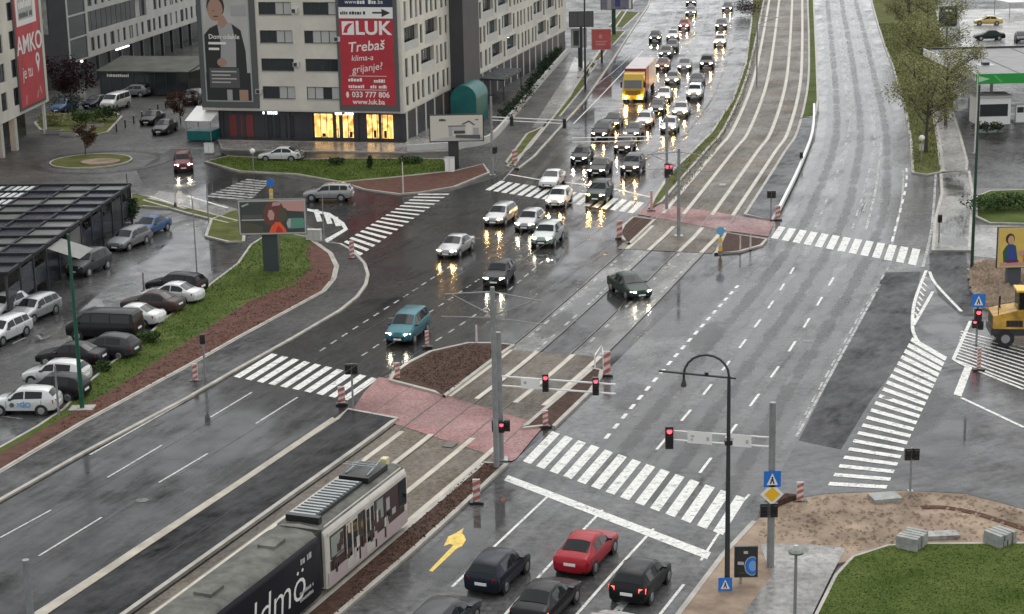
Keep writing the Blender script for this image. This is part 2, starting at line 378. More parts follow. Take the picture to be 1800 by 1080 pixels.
# left footway and verge
L1 = [(-500,1115),(-300,1000),(0,828),(140,745),(335,640),(420,592),(520,538),(568,512),(586,490),(591,468),(580,445),(552,425)]
raised('footway', L1 + [(600,428)] + L2[::-1], .10, M_walk)
V2 = [(540,416),(480,405),(440,430),(417,463),(369,499),(344,524),(292,557),(236,610),(194,638),(155,671),(111,718),(64,749),(0,785),(-200,880),(-400,990)]
raised('verge', L1 + V2, .14, M_grass, kw=.16)
struct(sheet('mulch_bed', L1[1:] + [(535,440),(548,470),(520,500),(440,528),(330,600),(210,678),(110,735),(0,797),(-300,960)], .150, M_soil2))
# car park
M_park = wet('wet_car_park', (.05, .05, .05), (.08, .08, .078), .10, .42, R(-35), 3, 2)
struct(sheet('car_park', [(440,430),(417,463),(369,499),(344,524),(292,557),(236,610),(194,638),(155,671),(111,718),(64,749),(0,785),(-250,900),(-400,800),(-60,560),(60,480),(240,372),(330,370),(370,385),(360,420)], .009, M_park))
# lawn and mulch in front of the banner building
raised('lawn', [(360,284),(400,274),(520,280),(640,278),(780,279),(800,300),(690,312),(600,320),(520,306),(420,301)], .14, M_grass)
raised('mulch_bed', [(600,320),(690,312),(800,300),(850,288),(861,303),(800,328),(740,338),(700,341),(640,333)], .14, M_soil2)
raised('footway', [(382,246),(712,252),(752,214),(800,210),(862,246),(800,264),(712,268),(560,266),(390,262)], .12, M_path)
raised('lawn', [(370,385),(420,368),(432,400),(430,424),(400,425),(360,415)], .14, M_grass2)
raised('lawn', [(228,340),(262,345),(330,368),(250,362),(228,366)], .14, M_grass2)
raised('lawn', [(330,375),(250,352),(262,348),(345,368),(420,388),(400,392)], .13, M_grass2)
struct(sheet('footpath', [(262,350),(345,372),(430,395),(430,372),(350,345),(280,336)], .010, M_path))
# roundabout
rcx = G(160, 285); ring = [rcx + Vector((math.cos(a)*4.1, math.sin(a)*4.1, 0)) for a in [i*math.pi/16 for i in range(32)]]
raised('roundabout_island', zl(ring, .14), .14, M_grass2, kw=.15)
struct(MB().prism([rcx + Vector((math.cos(a)*2.0+1.2, math.sin(a)*1.6-1.2, 0)) for a in [i*math.pi/8 for i in range(16)]], .1, .3).build('paved_mound', M_dirt))
ring2 = [rcx + Vector((math.cos(a)*6.4+1.0, math.sin(a)*6.4, 0)) for a in [i*math.pi/24 for i in range(49)]]
mb = MB(); ribbon(mb, ring2, -.45, .45, .02); struct(mb.build('paved_ring', M_walk))
raised('lawn', [(70,228),(150,240),(190,232),(215,205),(200,196),(100,200),(60,215)], .14, M_grass2)
# far left side of the main road
raised('footway', [(912,296),(940,275),(985,225),(1030,175),(1075,110),(1110,55),(1140,10),(1150,-20),(1130,-20),(1100,20),(1060,80),(1012,150),(972,205),(930,258),(890,292)], .12, M_walk)
struct(sheet('footpath', [(935,225),(1000,125),(1010,100),(1028,110),(1030,150),(985,205),(955,225)], .012, M_path))
raised('verge', [(905,292),(930,256),(968,210),(955,222),(925,235),(905,262),(888,285)], .13, M_grass2)
raised('verge', [(1000,170),(1022,130),(1040,118),(1030,150),(985,205),(972,205)], .13, M_grass2)
for q in ([(1055,105),(1075,78),(1062,78),(1040,105)], [(1078,80),(1100,55),(1070,55),(1058,72)], [(1095,50),(1125,22),(1090,20),(1070,45)], [(1030,140),(1050,112),(1035,108),(1015,135)]):
    raised('verge', q, .13, M_grass2)
# grass strips along the tracks
gl = zl(A_in(G(1215,360).y, Y1, -3.85), .13)
raised('grass_strip', W([(1140,366),(1150,345),(1180,300),(1212,270),(1250,232),(1287,175),(1310,112),(1320,37),(1322,-20)], .13) + gl[::-1], .13, M_grass2)
gr = zl(A_in(G(1398,208).y, Y1, 3.85), .13)
raised('grass_strip', gr + W([(1430,-20),(1431,0),(1436,100),(1439,175),(1434,204)], .13), .13, M_grass)
# right-hand side
raised('grass_wedge', [(1603,303),(1600,250),(1592,200),(1577,145),(1570,120),(1555,82),(1542,42),(1532,5),(1528,-20),(1640,-20),(1655,60),(1672,120),(1680,190),(1640,192),(1650,245),(1656,302),(1630,307)], .13, M_grass2)
raised('footpath', [(1641,194),(1676,196),(1690,240),(1702,285),(1700,300),(1657,302),(1650,245)], .11, M_path)
raised('footway', [(1652,306),(1705,300),(1712,340),(1706,440),(1638,440),(1642,385),(1654,340)], .11, M_path)
struct(sheet('forecourt', [(1703,290),(1690,230),(1690,120),(1680,60),(1660,-20),(1950,-20),(1950,330),(1720,330)], .010, M_walk))
struct(sheet('forecourt', [(1690,98),(1686,30),(1680,18),(1800,15),(1900,80),(1900,98)], .014, M_path))
raised('lawn', [(1714,345),(1740,335),(1900,330),(1900,395),(1740,392),(1714,380)], .13, M_grass)
struct(sheet('footway', [(1712,395),(1900,400),(1900,470),(1706,450)], .010, M_path))
raised('dug_soil', [(1703,460),(1740,455),(1900,470),(1900,545),(1760,555),(1718,535),(1706,500)], .16, M_dirt, kerb=False)
raised('dug_soil', [(1338,908),(1372,884),(1450,869),(1590,863),(1700,869),(1800,896),(1900,925),(1900,965),(1600,962),(1500,985),(1362,1010),(1312,1085),(1245,1185),(1120,1180),(1195,1080),(1270,980)], .10, M_dirt, kerb=False)
struct(sheet('footpath', [(1336,957),(1400,955),(1487,963),(1462,1010),(1427,1082),(1380,1170),(1240,1170),(1306,1080),(1356,1012)], .112, M_path))
raised('lawn', [(1432,1082),(1468,1010),(1498,978),(1560,958),(1620,955),(1800,954),(1900,956),(1900,1200),(1370,1200)], .15, M_grass, kw=.12)
# road kerb on the near right
mb = MB(); ribbon(mb, W([(1120,1180),(1195,1080),(1270,980),(1326,920)]), -.12, .12, .12, .12); struct(mb.build('kerb', M_kerb))
# trench with a dark pipe and its cut edge
mb = MB(); ribbon(mb, cr(W([(1620,893),(1660,893),(1710,902),(1760,917),(1830,940)], .1), 5), -.22, .22, .13, .1)
struct(mb.build('backfilled_trench', M_soil2))

M_paintm = worn('dulled_road_paint', (.45, .45, .43), (.6, .6, .57), .52)
# ------------------------------------------------------------------ painted markings, each piece on its own
def quad(name, q, z, m, par): 
    return MB().add([(p.x, p.y, z) for p in q], [(0,1,2,3)]).build(name, m, par)
def zebra(n, a0, b0, a1, b1, width, z, par, m=None, cut=None):
    "stripes from (a0-b0) to (a1-b1): photo pixels of the stripe ends"
    a0, b0, a1, b1 = G(*a0), G(*b0), G(*a1), G(*b1)
    for i in range(n):
        t = i/(n-1); a = a0.lerp(a1, t); b = b0.lerp(b1, t)
        d = (b-a).normalized(); rd = (a1-a0).normalized(); s = rd * (width/2/max(.3, abs(d.x*rd.y-d.y*rd.x)))
        quad('crosswalk_stripe', (a-s, b-s, b+s, a+s), z+.0008, m or M_paint, par)
zebra(14, (977.5,761), (926,814), (1303,874), (1262,938), .55, .016, road2)
zebra(10, (483,623), (416,664), (659,665), (605,703), .52, .016, road)
zebra(18, (884,319), (857,335), (1128,356), (1108,375), .55, .016, road)
zebra(17, (597,431), (636,448), (735,342), (789,342), .50, .016, road)
zebra(21, (1602,597), (1663,632), (1457,851), (1559,857), .52, .020, road3)
zebra(13, (1375,399), (1361,420), (1611,438), (1603,466), .60, .016, road2)
zebra(9, (362,345), (440,352), (432,316), (475,320), .6, .016, road, M_paintw)
LZ = [0]
def line(px, width, z=.0150, m=None, par=None, name='lane_line'):
    P = cr(W(px), 4) if len(px) > 2 else W(px)
    LZ[0] += 1; z += .00003*(LZ[0] % 20)
    mb = MB(); ribbon(mb, P, -width/2, width/2, z); return mb.build(name, m or M_paint, par or road)
def dashes(px, n, frac, width, par, m=None, skip=()):
    P = cr(W(px), 12) if len(px) > 2 else W(px)
    d = [0]
    for a, b in zip(P[:-1], P[1:]): d.append(d[-1]+(b-a).length)
    def at(s):
        for i in range(len(P)-1):
            if s <= d[i+1]: return P[i].lerp(P[i+1], (s-d[i])/(d[i+1]-d[i]))
        return P[-1]
    for i in range(n):
        if i in skip: continue
        s0 = d[-1]*i/n; s1 = d[-1]*(i+frac)/n
        mb = MB(); ribbon(mb, [at(s0), at((s0+s1)/2), at(s1)], -width/2, width/2, .0160); mb.build('lane_dash', m or M_paint, par)
quad('stop_line', W([(893,836),(1250,972),(1243,984),(886,845)]), .0175, M_paint, road2)
line([(963,873),(880,951),(795,1032)], .14, par=road2); line([(1059,897),(953,1008),(880,1090)], .14, par=road2)
line([(1149,930),(1085,1000),(1010,1085)], .14, par=road2); line([(1202,1028),(1160,1081)], .14, par=road2)
line([(1317,870),(1286,905),(1232,986)], .13, par=road2)
dashes([(1064,772),(1180,635),(1302,497)], 20, .5, .22, road2)
dashes([(1154,791),(1230,702),(1300,612),(1361,527),(1405,455)], 9, .42, .16, road2)
dashes([(1230,832),(1313,722),(1383,624),(1436,538),(1476,470)], 8, .42, .16, road2)
line([(1547,500),(1490,605),(1400,768)], .16, par=road2, m=M_paintw)
dashes([(1562,470),(1500,575),(1396,765)], 16, .6, .12, road2, M_paintw)
dashes([(1432,402),(1462,330),(1487,254),(1495,200),(1490,130),(1478,60),(1470,0)], 40, .5, .2, road2, M_paintw)
dashes([(1498,402),(1522,325),(1537,250),(1537,190),(1525,110),(1510,40),(1500,0)], 40, .5, .16, road2, M_paintw)
line([(1522,405),(1540,330),(1549,250)], .2, par=road2, m=M_paintw)
line([(1568,430),(1585,355),(1588,300)], .16, par=road2, m=M_paintw); dashes([(1568,425),(1592,330),(1593,290)], 9, .5, .2, road2)
for q in ([(0,946),(90,897)], [(189,840),(285,783)], [(370,734),(443,690)], [(68,978),(179,910)], [(279,849),(365,798)], [(450,745),(523,699)], [(-90,1000),(-180,1055)]):
    line(q, .12, name='lane_dash', m=M_paintm)
line([(158,800),(250,748),(340,697)], .14, m=M_paintm)
dashes([(562,618),(640,567),(720,516),(800,463)], 14, .5, .14, road, M_paintw)
dashes([(636,626),(700,583),(770,540),(850,486)], 12, .5, .14, road, M_paintw)
dashes([(766,600),(815,568),(880,522),(960,455)], 12, .5, .14, road, M_paintw)
line([(895,307),(960,318),(1010,323),(1080,333),(1143,347)], .3, m=M_paint)
line([(880,322),(1000,190),(1095,112),(1150,50)], .14, m=M_paintw)
line([(1008,218),(1060,165),(1130,90)], .16, m=M_paint)
# yellow lane arrow, white arrow, hatchings
def flat(name, pts, z, m, par):
    P = W(pts); mb = MB(); a = sum(P[i].x*P[(i+1)%len(P)].y-P[(i+1)%len(P)].x*P[i].y for i in range(len(P)))
    if a < 0: P = P[::-1]
    mb.add([(p.x, p.y, z) for p in P], [tuple(range(len(P)))]); return mb.build(name, m, par)
flat('arrow_marking', [(754,1004),(760,1006),(803,965),(812,961),(819,950),(816,942),(812,938),(815,929),(803,937),(788,944),(780,961),(790,957),(797,959)], .0165, M_yel, road2)
flat('arrow_marking', [(1058,1095),(1070,1095),(1088,1072),(1092,1076),(1112,1052),(1083,1060),(1087,1064)], .0165, M_paint, road2)
flat('arrow_marking', [(1506,392),(1512,372),(1519,371),(1525,348),(1513,362),(1517,364)], .0165, M_paintw, road2)
for q in ([(1628,476),(1608,530),(1604,575),(1610,595)], [(1610,595),(1625,612),(1660,632)], [(1606,572),(1640,513)], [(1676,632),(1706,565)], [(1676,632),(1700,645),(1800,685)], [(1690,700),(1800,752)], [(1634,478),(1645,500),(1690,548)]):
    line(q, .22, .019, par=road3)
quad('give_way_bar', W([(1697,642),(1709,646),(1690,698),(1676,694)]), .019, M_paint, road3)
for i in range(12):
    a = G(1690,578).lerp(G(1681,634), i/11); b = G(1830,612).lerp(G(1830,690), i/11); line_ = MB()
    if i == 0: continue
    ribbon(line_, [a, b], -.1, .1, .018); line_.build('hatch_line', M_paint, road3)
for i in range(9):
    a = G(1622,487).lerp(G(1607,560), i/8); b = G(1630,490).lerp(G(1611,566), i/8) if i < 1 else G(1632,496).lerp(G(1610,566), i/8)
    mb = MB(); ribbon(mb, [a, b], -.07, .07, .018); mb.build('hatch_line', M_paint, road3)
flat('hatch_line', [(540,367),(580,375),(605,392),(612,404),(575,427),(570,422),(604,403),(598,393),(575,379),(540,371)], .016, M_paint, road)
for q in ([(555,369),(562,390)], [(573,375),(580,394)], [(589,382),(595,398)]): line(q, .45, .0165)
line([(262,345),(345,372),(420,395)], .3, m=M_paint); line([(330,345),(400,366)], .3, m=M_paint)
for q in ([(0,732),(40,737)], [(-30,700),(50,705)], [(22,605),(45,594)]): line(q, .12, .02, m=M_paintw)
line([(1645,305),(1638,400),(1622,470)], .2, .02, par=road2, m=M_paintw)

# standing water and wheel tracks
def puddle(px, z, m, name='puddle', par=None):
    P = cr(W(px + [px[0]]), 5)[:-1]; c = sum(P, Vector())/len(P); mb = MB(); n = len(P)
    mb.v = [(c.x, c.y, z)] + [tuple(c.lerp(p, .62).to_2d().to_3d() + Vector((0,0,z))) for p in P] + [(p.x, p.y, z) for p in P]
    for i in range(n):
        j = (i+1) % n; mb.f += [(0, 1+i, 1+j), (1+i, 1+n+i, 1+n+j, 1+j)]; mb.m += [0, 0]
    o = mb.build(name, m, par); a = o.data.attributes.new('f', 'FLOAT', 'POINT'); a.data.foreach_set('value', [1.0]+[.9]*n+[0.0]*n); return o
for k, (q, m, par) in enumerate([([(180,530),(300,410),(380,385),(450,400),(415,465),(330,520),(220,580)], M_film, None), ([(230,470),(300,420),(370,420),(340,480),(260,530)], M_film, None), ([(20,620),(150,505),(220,540),(120,600)], M_film, None), ([(330,375),(430,385),(440,430),(370,430)], M_film, None),
  ([(930,600),(1010,520),(1100,470),(1180,460),(1130,530),(1040,600)], M_film2, road), ([(1120,590),(1190,500),(1300,450),(1330,470),(1250,560),(1150,640)], M_film2, road2), ([(900,460),(1000,400),(1080,400),(1060,450),(950,510)], M_film, road),
  ([(240,790),(400,690),(520,720),(440,800),(300,880)], M_film2, road), ([(1590,560),(1690,540),(1700,620),(1640,600)], M_film, road3), ([(1540,800),(1640,690),(1720,740),(1700,830)], M_film, road3), ([(960,230),(1060,120),(1130,60),(1180,70),(1120,180),(1020,270)], M_film2, road), ([(1180,270),(1250,180),(1290,80),(1310,60),(1290,170),(1220,260)], M_film2, road),
  ([(700,1000),(860,880),(930,860),(860,960),(760,1060)], M_film, road2), ([(300,330),(420,310),(460,345),(360,365)], M_film, road), ([(1655,305),(1708,302),(1708,355),(1658,350)], M_film, None), ([(1660,385),(1706,375),(1704,432),(1650,432)], M_film, None), ([(1700,180),(1760,170),(1770,260),(1710,250)], M_film, None)]):
    z = .0140 if par is not road3 else .0150
    if k in (14, 15): z = .1135
    if k == 1: z = .0146
    o = puddle(q, z, m, par=par)
    if par is None: struct(o)
for q, par in (([(1060,700),(1110,670),(1150,690),(1090,730)], road2), ([(930,560),(1000,545),(1020,580),(950,600)], road), ([(1050,420),(1120,440),(1100,480),(1040,470)], road), ([(1200,600),(1260,560),(1280,590),(1220,640)], road2), ([(640,470),(760,400),(820,420),(720,500)], road), ([(1620,650),(1680,700),(1640,760),(1560,780)], road3)):
    puddle(q, .0147 if par is not road3 else .0157, M_film3, 'damp_patch', par)
Lb = cr(W([(985,860),(1064,772),(1180,635),(1302,497),(1372,410),(1415,330),(1447,250),(1453,180),(1449,100),(1442,0),(1438,-50)]), 6)
Rb = cr(W([(1330,905),(1400,768),(1490,605),(1556,478),(1590,380),(1590,300),(1580,220),(1555,130),(1530,40),(1518,0),(1508,-50)]), 6)
def track(Pl, Pr, t, w_, m, par, z):
    P = [a.lerp(b, t) for a, b in zip(Pl, Pr)]; mb = MB(); n = len(P)
    for d in (-w_, -w_*.35, w_*.35, w_): mb.v += [(p.x, p.y, z) for p in offset_line(P, d)]
    for k in range(3):
        for i in range(n-1): mb.f.append((k*n+i, (k+1)*n+i, (k+1)*n+i+1, k*n+i+1)); mb.m.append(0)
    o = mb.build('wheel_track', m, par); a = o.data.attributes.new('f', 'FLOAT', 'POINT'); a.data.foreach_set('value', [0.0]*n+[.95]*(2*n)+[0.0]*n)
M_trk = film('polished_wheel_track', (.13, .13, .127), .14, .6); M_trkd = film('dull_lane_middle', (.04, .04, .04), .32, .6)
for i, t in enumerate((.07, .24, .40, .57, .73, .90)): track(Lb, Rb, t, .62, M_trk, road2, .0100+.0002*i)
for i, t in enumerate((.155, .485, .815)): track(Lb, Rb, t, .5, M_trkd, road2, .0114+.0002*i)
Lf = cr(W([(880,345),(950,262),(1010,190),(1080,105),(1130,40),(1150,-20)]), 6); Rf = cr(W([(1120,366),(1205,268),(1270,190),(1300,112),(1316,40),(1320,-20)]), 6)
for i, t in enumerate((.12, .27, .42, .57, .72, .87)): track(Lf, Rf, t, .6, M_trk, road, .0100+.0002*i)

# iron covers set into the road
for px, py, par, r_, z in ((1685,424,None,.35,.114),(1120,730,road2,.3,.0172),(690,560,road,.3,.0172),(250,880,road,.32,.0172),(1010,470,road,.3,.0172),(1560,700,road3,.32,.0215),(1420,600,road2,.3,.0172),(840,420,road,.3,.0172),(1545,355,road2,.35,.0172)):
    c = G(px, py); mb = MB(); mb.add([(c.x+math.cos(a)*r_, c.y+math.sin(a)*r_, z) for a in [i*math.pi/8 for i in range(16)]], [tuple(range(16))]); o = mb.build('manhole_cover', M_rail, par)
    if par is None: struct(o)
# ------------------------------------------------------------------ cars
# stations: x, half width, z bottom, z belt, z top, half width at top
ST = {
 'sedan': [(2.22,.62,.30,.52,.55,.55),(2.12,.80,.24,.66,.70,.70),(1.55,.87,.22,.78,.84,.76),(.98,.88,.22,.88,.95,.74),(.22,.88,.22,.92,1.40,.60),(-.30,.88,.22,.93,1.45,.60),(-.90,.88,.22,.94,1.40,.58),(-1.55,.87,.22,.95,1.03,.68),(-2.05,.84,.26,.93,.98,.70),(-2.20,.76,.30,.80,.84,.66),(-2.24,.62,.34,.62,.64,.58)],
 'hatch': [(1.98,.60,.30,.54,.57,.54),(1.88,.78,.24,.70,.74,.68),(1.40,.85,.22,.84,.90,.73),(.90,.86,.22,.92,1.00,.72),(.25,.86,.22,.95,1.45,.60),(-.30,.86,.22,.96,1.51,.60),(-1.20,.86,.22,.99,1.47,.58),(-1.55,.85,.22,1.00,1.40,.57),(-1.92,.82,.26,.98,1.04,.66),(-2.00,.76,.32,.82,.86,.66),(-2.02,.66,.36,.62,.64,.60)],
 'wagon': [(2.20,.62,.30,.54,.57,.55),(2.10,.80,.24,.68,.72,.70),(1.55,.87,.22,.82,.88,.76),(1.00,.88,.22,.90,.98,.74),(.30,.88,.22,.94,1.44,.61),(-.40,.88,.22,.95,1.50,.61),(-1.60,.88,.22,.98,1.47,.60),(-1.92,.87,.22,.99,1.40,.58),(-2.18,.84,.26,.97,1.03,.68),(-2.25,.78,.32,.80,.84,.66),(-2.27,.66,.36,.62,.64,.60)],
 'suv': [(2.15,.66,.40,.68,.72,.60),(2.06,.84,.32,.86,.92,.74),(1.50,.91,.30,.98,1.06,.80),(1.00,.92,.30,1.06,1.15,.78),(.40,.92,.30,1.10,1.62,.66),(-.30,.92,.30,1.12,1.70,.66),(-1.45,.92,.30,1.14,1.66,.65),(-1.80,.90,.30,1.15,1.58,.63),(-2.05,.87,.34,1.12,1.18,.72),(-2.12,.82,.40,.94,.98,.70),(-2.14,.70,.46,.72,.75,.64)],
 'mpv': [(2.22,.64,.34,.62,.66,.58),(2.12,.83,.28,.80,.86,.72),(1.65,.90,.25,.94,1.04,.78),(1.25,.91,.25,1.02,1.16,.76),(.40,.91,.25,1.08,1.66,.66),(-.40,.91,.25,1.10,1.74,.67),(-1.75,.91,.25,1.12,1.71,.66),(-2.05,.90,.25,1.13,1.63,.64),(-2.20,.87,.30,1.10,1.18,.72),(-2.26,.82,.36,.92,.96,.70),(-2.28,.70,.42,.70,.73,.64)],
 'van': [(2.45,.68,.36,.70,.74,.62),(2.36,.88,.30,.95,1.02,.78),(2.02,.95,.28,1.10,1.22,.82),(1.75,.96,.28,1.18,1.35,.80),(1.00,.96,.28,1.22,1.90,.76),(.20,.96,.28,1.22,1.96,.78),(-1.9,.96,.28,1.22,1.96,.78),(-2.25,.96,.28,1.22,1.93,.77),(-2.38,.94,.32,1.20,1.60,.80),(-2.44,.90,.38,1.00,1.10,.80),(-2.46,.80,.44,.80,.83,.74)],
}
def st_at(st, x):
    if x >= st[0][0]: return st[0]
    for a, b in zip(st[:-1], st[1:]):
        if a[0] >= x >= b[0]:
            t = (a[0]-x)/(a[0]-b[0]); return tuple(p+(q-p)*t for p, q in zip(a, b))
    return st[-1]
def half_ring(s):
    x, hw, zb, zl_, zt, ht = s
    hb = max(hw*.955, ht)
    return [(0,zb),(hw*.84,zb),(hw*.965,zb+.10),(hw,zb+(zl_-zb)*.5),(hw*.99,zl_-.05),(hb,zl_),(ht,zt-.05 if zt-zl_>.12 else zt-.015),(ht*.84,zt),(0,zt+.025)]
CARS = {}
def car_meshes(kind):
    st = ST[kind]; D = {}
    # subdivide stations a little for rounder ends
    mb = MB(); rings = []
    for s in st:
        h = half_ring(s); ring = [(s[0], y, z) for y, z in h] + [(s[0], -y, z) for y, z in h[-2:0:-1]]
        rings.append(ring)
    n = len(rings[0])
    for r_ in rings: mb.v += r_
    for i in range(len(rings)-1):
        for j in range(n):
            k = (j+1) % n; mi = 1 if (j in (0, 1) or j in (n-1, n-2)) else 0
            mb.f.append((i*n+j, (i+1)*n+j, (i+1)*n+k, i*n+k)); mb.m.append(mi)
    mb.f.append(tuple(range(n))); mb.m.append(0)
    mb.f.append(tuple(range((len(rings)-1)*n, len(rings)*n))[::-1]); mb.m.append(0)
    wb = {'sedan':1.32,'hatch':1.22,'wagon':1.33,'suv':1.30,'mpv':1.38,'van':1.50}[kind]; wr = .34 if kind in ('suv','van') else .31
    hw = max(s[1] for s in st); xo = .04
    for wx in (wb+xo, -wb+xo):
        for sy in (1, -1):
            c = [(wx+math.cos(a)*(wr+.07), sy*(hw+.006), wr+math.sin(a)*(wr+.07)) for a in [i*math.pi/8 for i in range(16)]]
            c2 = [(x, sy*(hw-.25), z) for x, y, z in c]
            k = len(mb.v); mb.v += c + c2
            mb.f.append(tuple(range(k, k+16))); mb.m.append(1)
            for i in range(16): mb.f.append((k+i, k+(i+1)%16, k+16+(i+1)%16, k+16+i)); mb.m.append(1)
    for bx in {'sedan':(.92,-.28,-1.25),'hatch':(.85,-.22,-1.2),'wagon':(.95,-.25,-1.2),'suv':(.95,-.2,-1.15),'mpv':(1.15,.05,-1.05),'van':(1.7,.55,-.8)}[kind]:
        for sy in (1, -1):
            h0 = half_ring(st_at(st, bx)); k = len(mb.v); pts = [(h0[2][0], h0[2][1]+.06), h0[3], h0[4]]
            mb.v += [(bx+dx, sy*(y+.004), z) for y, z in pts for dx in (-.012, .012)]
            mb.f += [(k, k+1, k+3, k+2), (k+2, k+3, k+5, k+4)]; mb.m += [1, 1]
    D['body'] = mb.mesh('car_body', [M_white, M_black], 38)
    # wheels
    def wheel(r, w, name, m):
        b = MB(); b.tube([(0,-w/2,0),(0,-w/2+.03,0),(0,w/2-.03,0),(0,w/2,0)], [r*.9, r, r, r*.9], 16); return b.mesh(name, m, 40)
    D['wheel'] = wheel(wr, .21, 'wheel', M_rub)
    b = MB(); rr = wr*.66
    b.tube([(0,0,0),(0,.012,0)], [rr, rr*.92], 14); D['rim'] = b.mesh('rim', M_rim)
    D['wpos'] = [(wx, sy*(hw-.09), wr, sy) for wx in (wb+xo, -wb+xo) for sy in (1, -1)]
    # glazing
    iw0, iw1 = 3, 4                      # cowl, top of windscreen
    def top_pt(x, s, lift=.014):
        q = st_at(st, x); h = half_ring(q); a = abs(s)
        ys = [h[8], h[7], h[6]]; t = a*ys[2][0]
        if t <= ys[1][0]: f = t/ys[1][0]; z = ys[0][1]+(ys[1][1]-ys[0][1])*f
        else: f = (t-ys[1][0])/(ys[2][0]-ys[1][0]); z = ys[1][1]+(ys[2][1]-ys[1][1])*f
        return Vector((x, math.copysign(t, s), z))
    def screen(x0, x1, nm, dirx):
        b = MB(); ss_ = [-.93,-.6,0,.6,.93]; xs_ = [x0, (x0+x1)/2, x1]
        for x in xs_:
            for s in ss_: p = top_pt(x, s); b.v.append((p.x+dirx*.012, p.y, p.z+.014))
        for i in range(2):
            for j in range(4): b.f.append((i*5+j, i*5+j+1, (i+1)*5+j+1, (i+1)*5+j)); b.m.append(0)
        return b.mesh(nm, M_glass, 60)
    ws0, ws1 = st[3][0], st[4][0]
    D['windscreen'] = screen(ws0-.06, ws1+.05, 'windscreen', 1)
    ir = 7 if kind == 'sedan' else 8
    r0, r1 = st[ir-1][0], st[ir][0]
    D['rear_window'] = screen(r0-.04*(1 if kind!='van' else 0), r1+.06, 'rear_window', -1)
    def side(x0, x1, sy, nm):
        b = MB(); xs_ = [x0+(x1-x0)*i/3 for i in range(4)]
        for x in xs_:
            h = half_ring(st_at(st, x)); (y0, z0), (y1, z1) = h[5], h[6]
            for t in (.10, .90): b.v.append((x, sy*(y0+(y1-y0)*t+.014), z0+(z1-z0)*t))
        for i in range(3): b.f.append((i*2, i*2+2, i*2+3, i*2+1)); b.m.append(0)
        return b.mesh(nm, M_glass, 60)
    f0 = ws0-.30; B = {'sedan':-.28,'hatch':-.22,'wagon':-.25,'suv':-.2,'mpv':.05,'van':.55}[kind]
    re = {'sedan':-1.22,'hatch':-1.25,'wagon':-1.15,'suv':-1.1,'mpv':-1.0,'van':-.75}[kind]
    segs = [(f0, B+.04), (B-.04, re)]
    if kind in ('wagon','suv','mpv','van'): segs.append((re-.08, {'wagon':-1.85,'suv':-1.75,'mpv':-2.0,'van':-2.15}[kind]))
    D['sides'] = [side(a, b_, sy, 'side_window') for a, b_ in segs for sy in (1, -1)]
    # lamps, plates, mirrors, grille
    def lamp(x, y0, y1, z0, z1, back, nm, m):
        b = MB(); b.box(x-.06, x+.06, y0, y1, z0, z1)
        b.v = [(vx - back*abs(vy-y0)*.35 if abs(vy) > abs(y0)+.01 else vx, vy, vz) for vx, vy, vz in b.v]
        return b.mesh(nm, m)
    xf, xr = st[1][0], st[-3][0]; zf = st[1][3]; zr = st[-3][3]
    hf, hr = st[1][1], st[-3][1]
    D['head'] = [lamp(xf+.02, sy*hf*.58, sy*hf*.98, zf-.14, zf+.01, 1, 'headlight', M_white) for sy in (1, -1)]
    tall = .22 if kind in ('hatch','wagon','suv','mpv','van') else .13
    D['tail'] = [lamp(xr-.03, sy*hr*.66, sy*hr*1.0, zr-tall-.06, zr-.04, -1, 'tail_light', M_red) for sy in (1, -1)]
    b = MB(); b.box(st[0][0]-.02, st[0][0]+.012, -.42, .42, st[0][2]+.06, st[0][3]-.02); D['grille'] = b.mesh('grille', M_black)
    b = MB(); b.box(st[0][0], st[0][0]+.025, -.26, .26, st[0][2]+.05, st[0][2]+.16); D['pf'] = b.mesh('number_plate', M_plate)
    zp = .70 if kind != 'sedan' else .74
    if kind in ('suv','mpv','van'): zp = .88
    b = MB(); b.box(st[-2][0]-.05, st[-2][0]-.01, -.27, .27, zp-.11, zp+.02); D['pr'] = b.mesh('number_plate', M_plate)
    D['mir'] = []
    for sy in (1, -1):
        b = MB(); q = st_at(st, f0); b.box(f0-.08, f0+.06, sy*(q[1]*.93), sy*(q[1]+.12), q[3]+.02, q[3]+.11); D['mir'].append(b.mesh('mirror', M_black))
    CARS[kind] = D
    return D
PAINT = {}
def paint(c):
    if c not in PAINT:
        cols = {'silver':(.24,.245,.245),'white':(.50,.51,.50),'black':(.010,.010,.012),'darkgrey':(.045,.048,.05),'navy':(.013,.017,.028),
                'red':(.32,.012,.022),'darkred':(.12,.014,.018),'teal':(.035,.13,.155),'grey':(.16,.165,.17),'beige':(.40,.37,.31),'blue':(.05,.10,.20),
                'darkgreen':(.015,.03,.024),'yellow':(.55,.40,.10),'brown':(.05,.035,.03),'palegreen':(.22,.27,.245)}
        PAINT[c] = mat('car_paint_'+c, cols[c], .38, .25 if c in ('silver','grey','darkgrey','teal','palegreen') else 0, coat=1.0 if sum(cols[c]) > .6 else .14, spec=.5 if sum(cols[c]) > .6 else .16)
    return PAINT[c]
def lampmat(n, c, e): return mat(n, c, .3, emit=c, estr=e)
M_hl = {'off': mat('headlight_glass', (.55,.57,.58), .12), 'w': lampmat('headlight_white', (1,.88,.62), 190), 'y': lampmat('headlight_warm', (1,.56,.16), 420)}
M_tl = {'off': mat('tail_light_red', (.30,.008,.010), .2), 'on': lampmat('brake_light', (1,.06,.04), 3.0)}
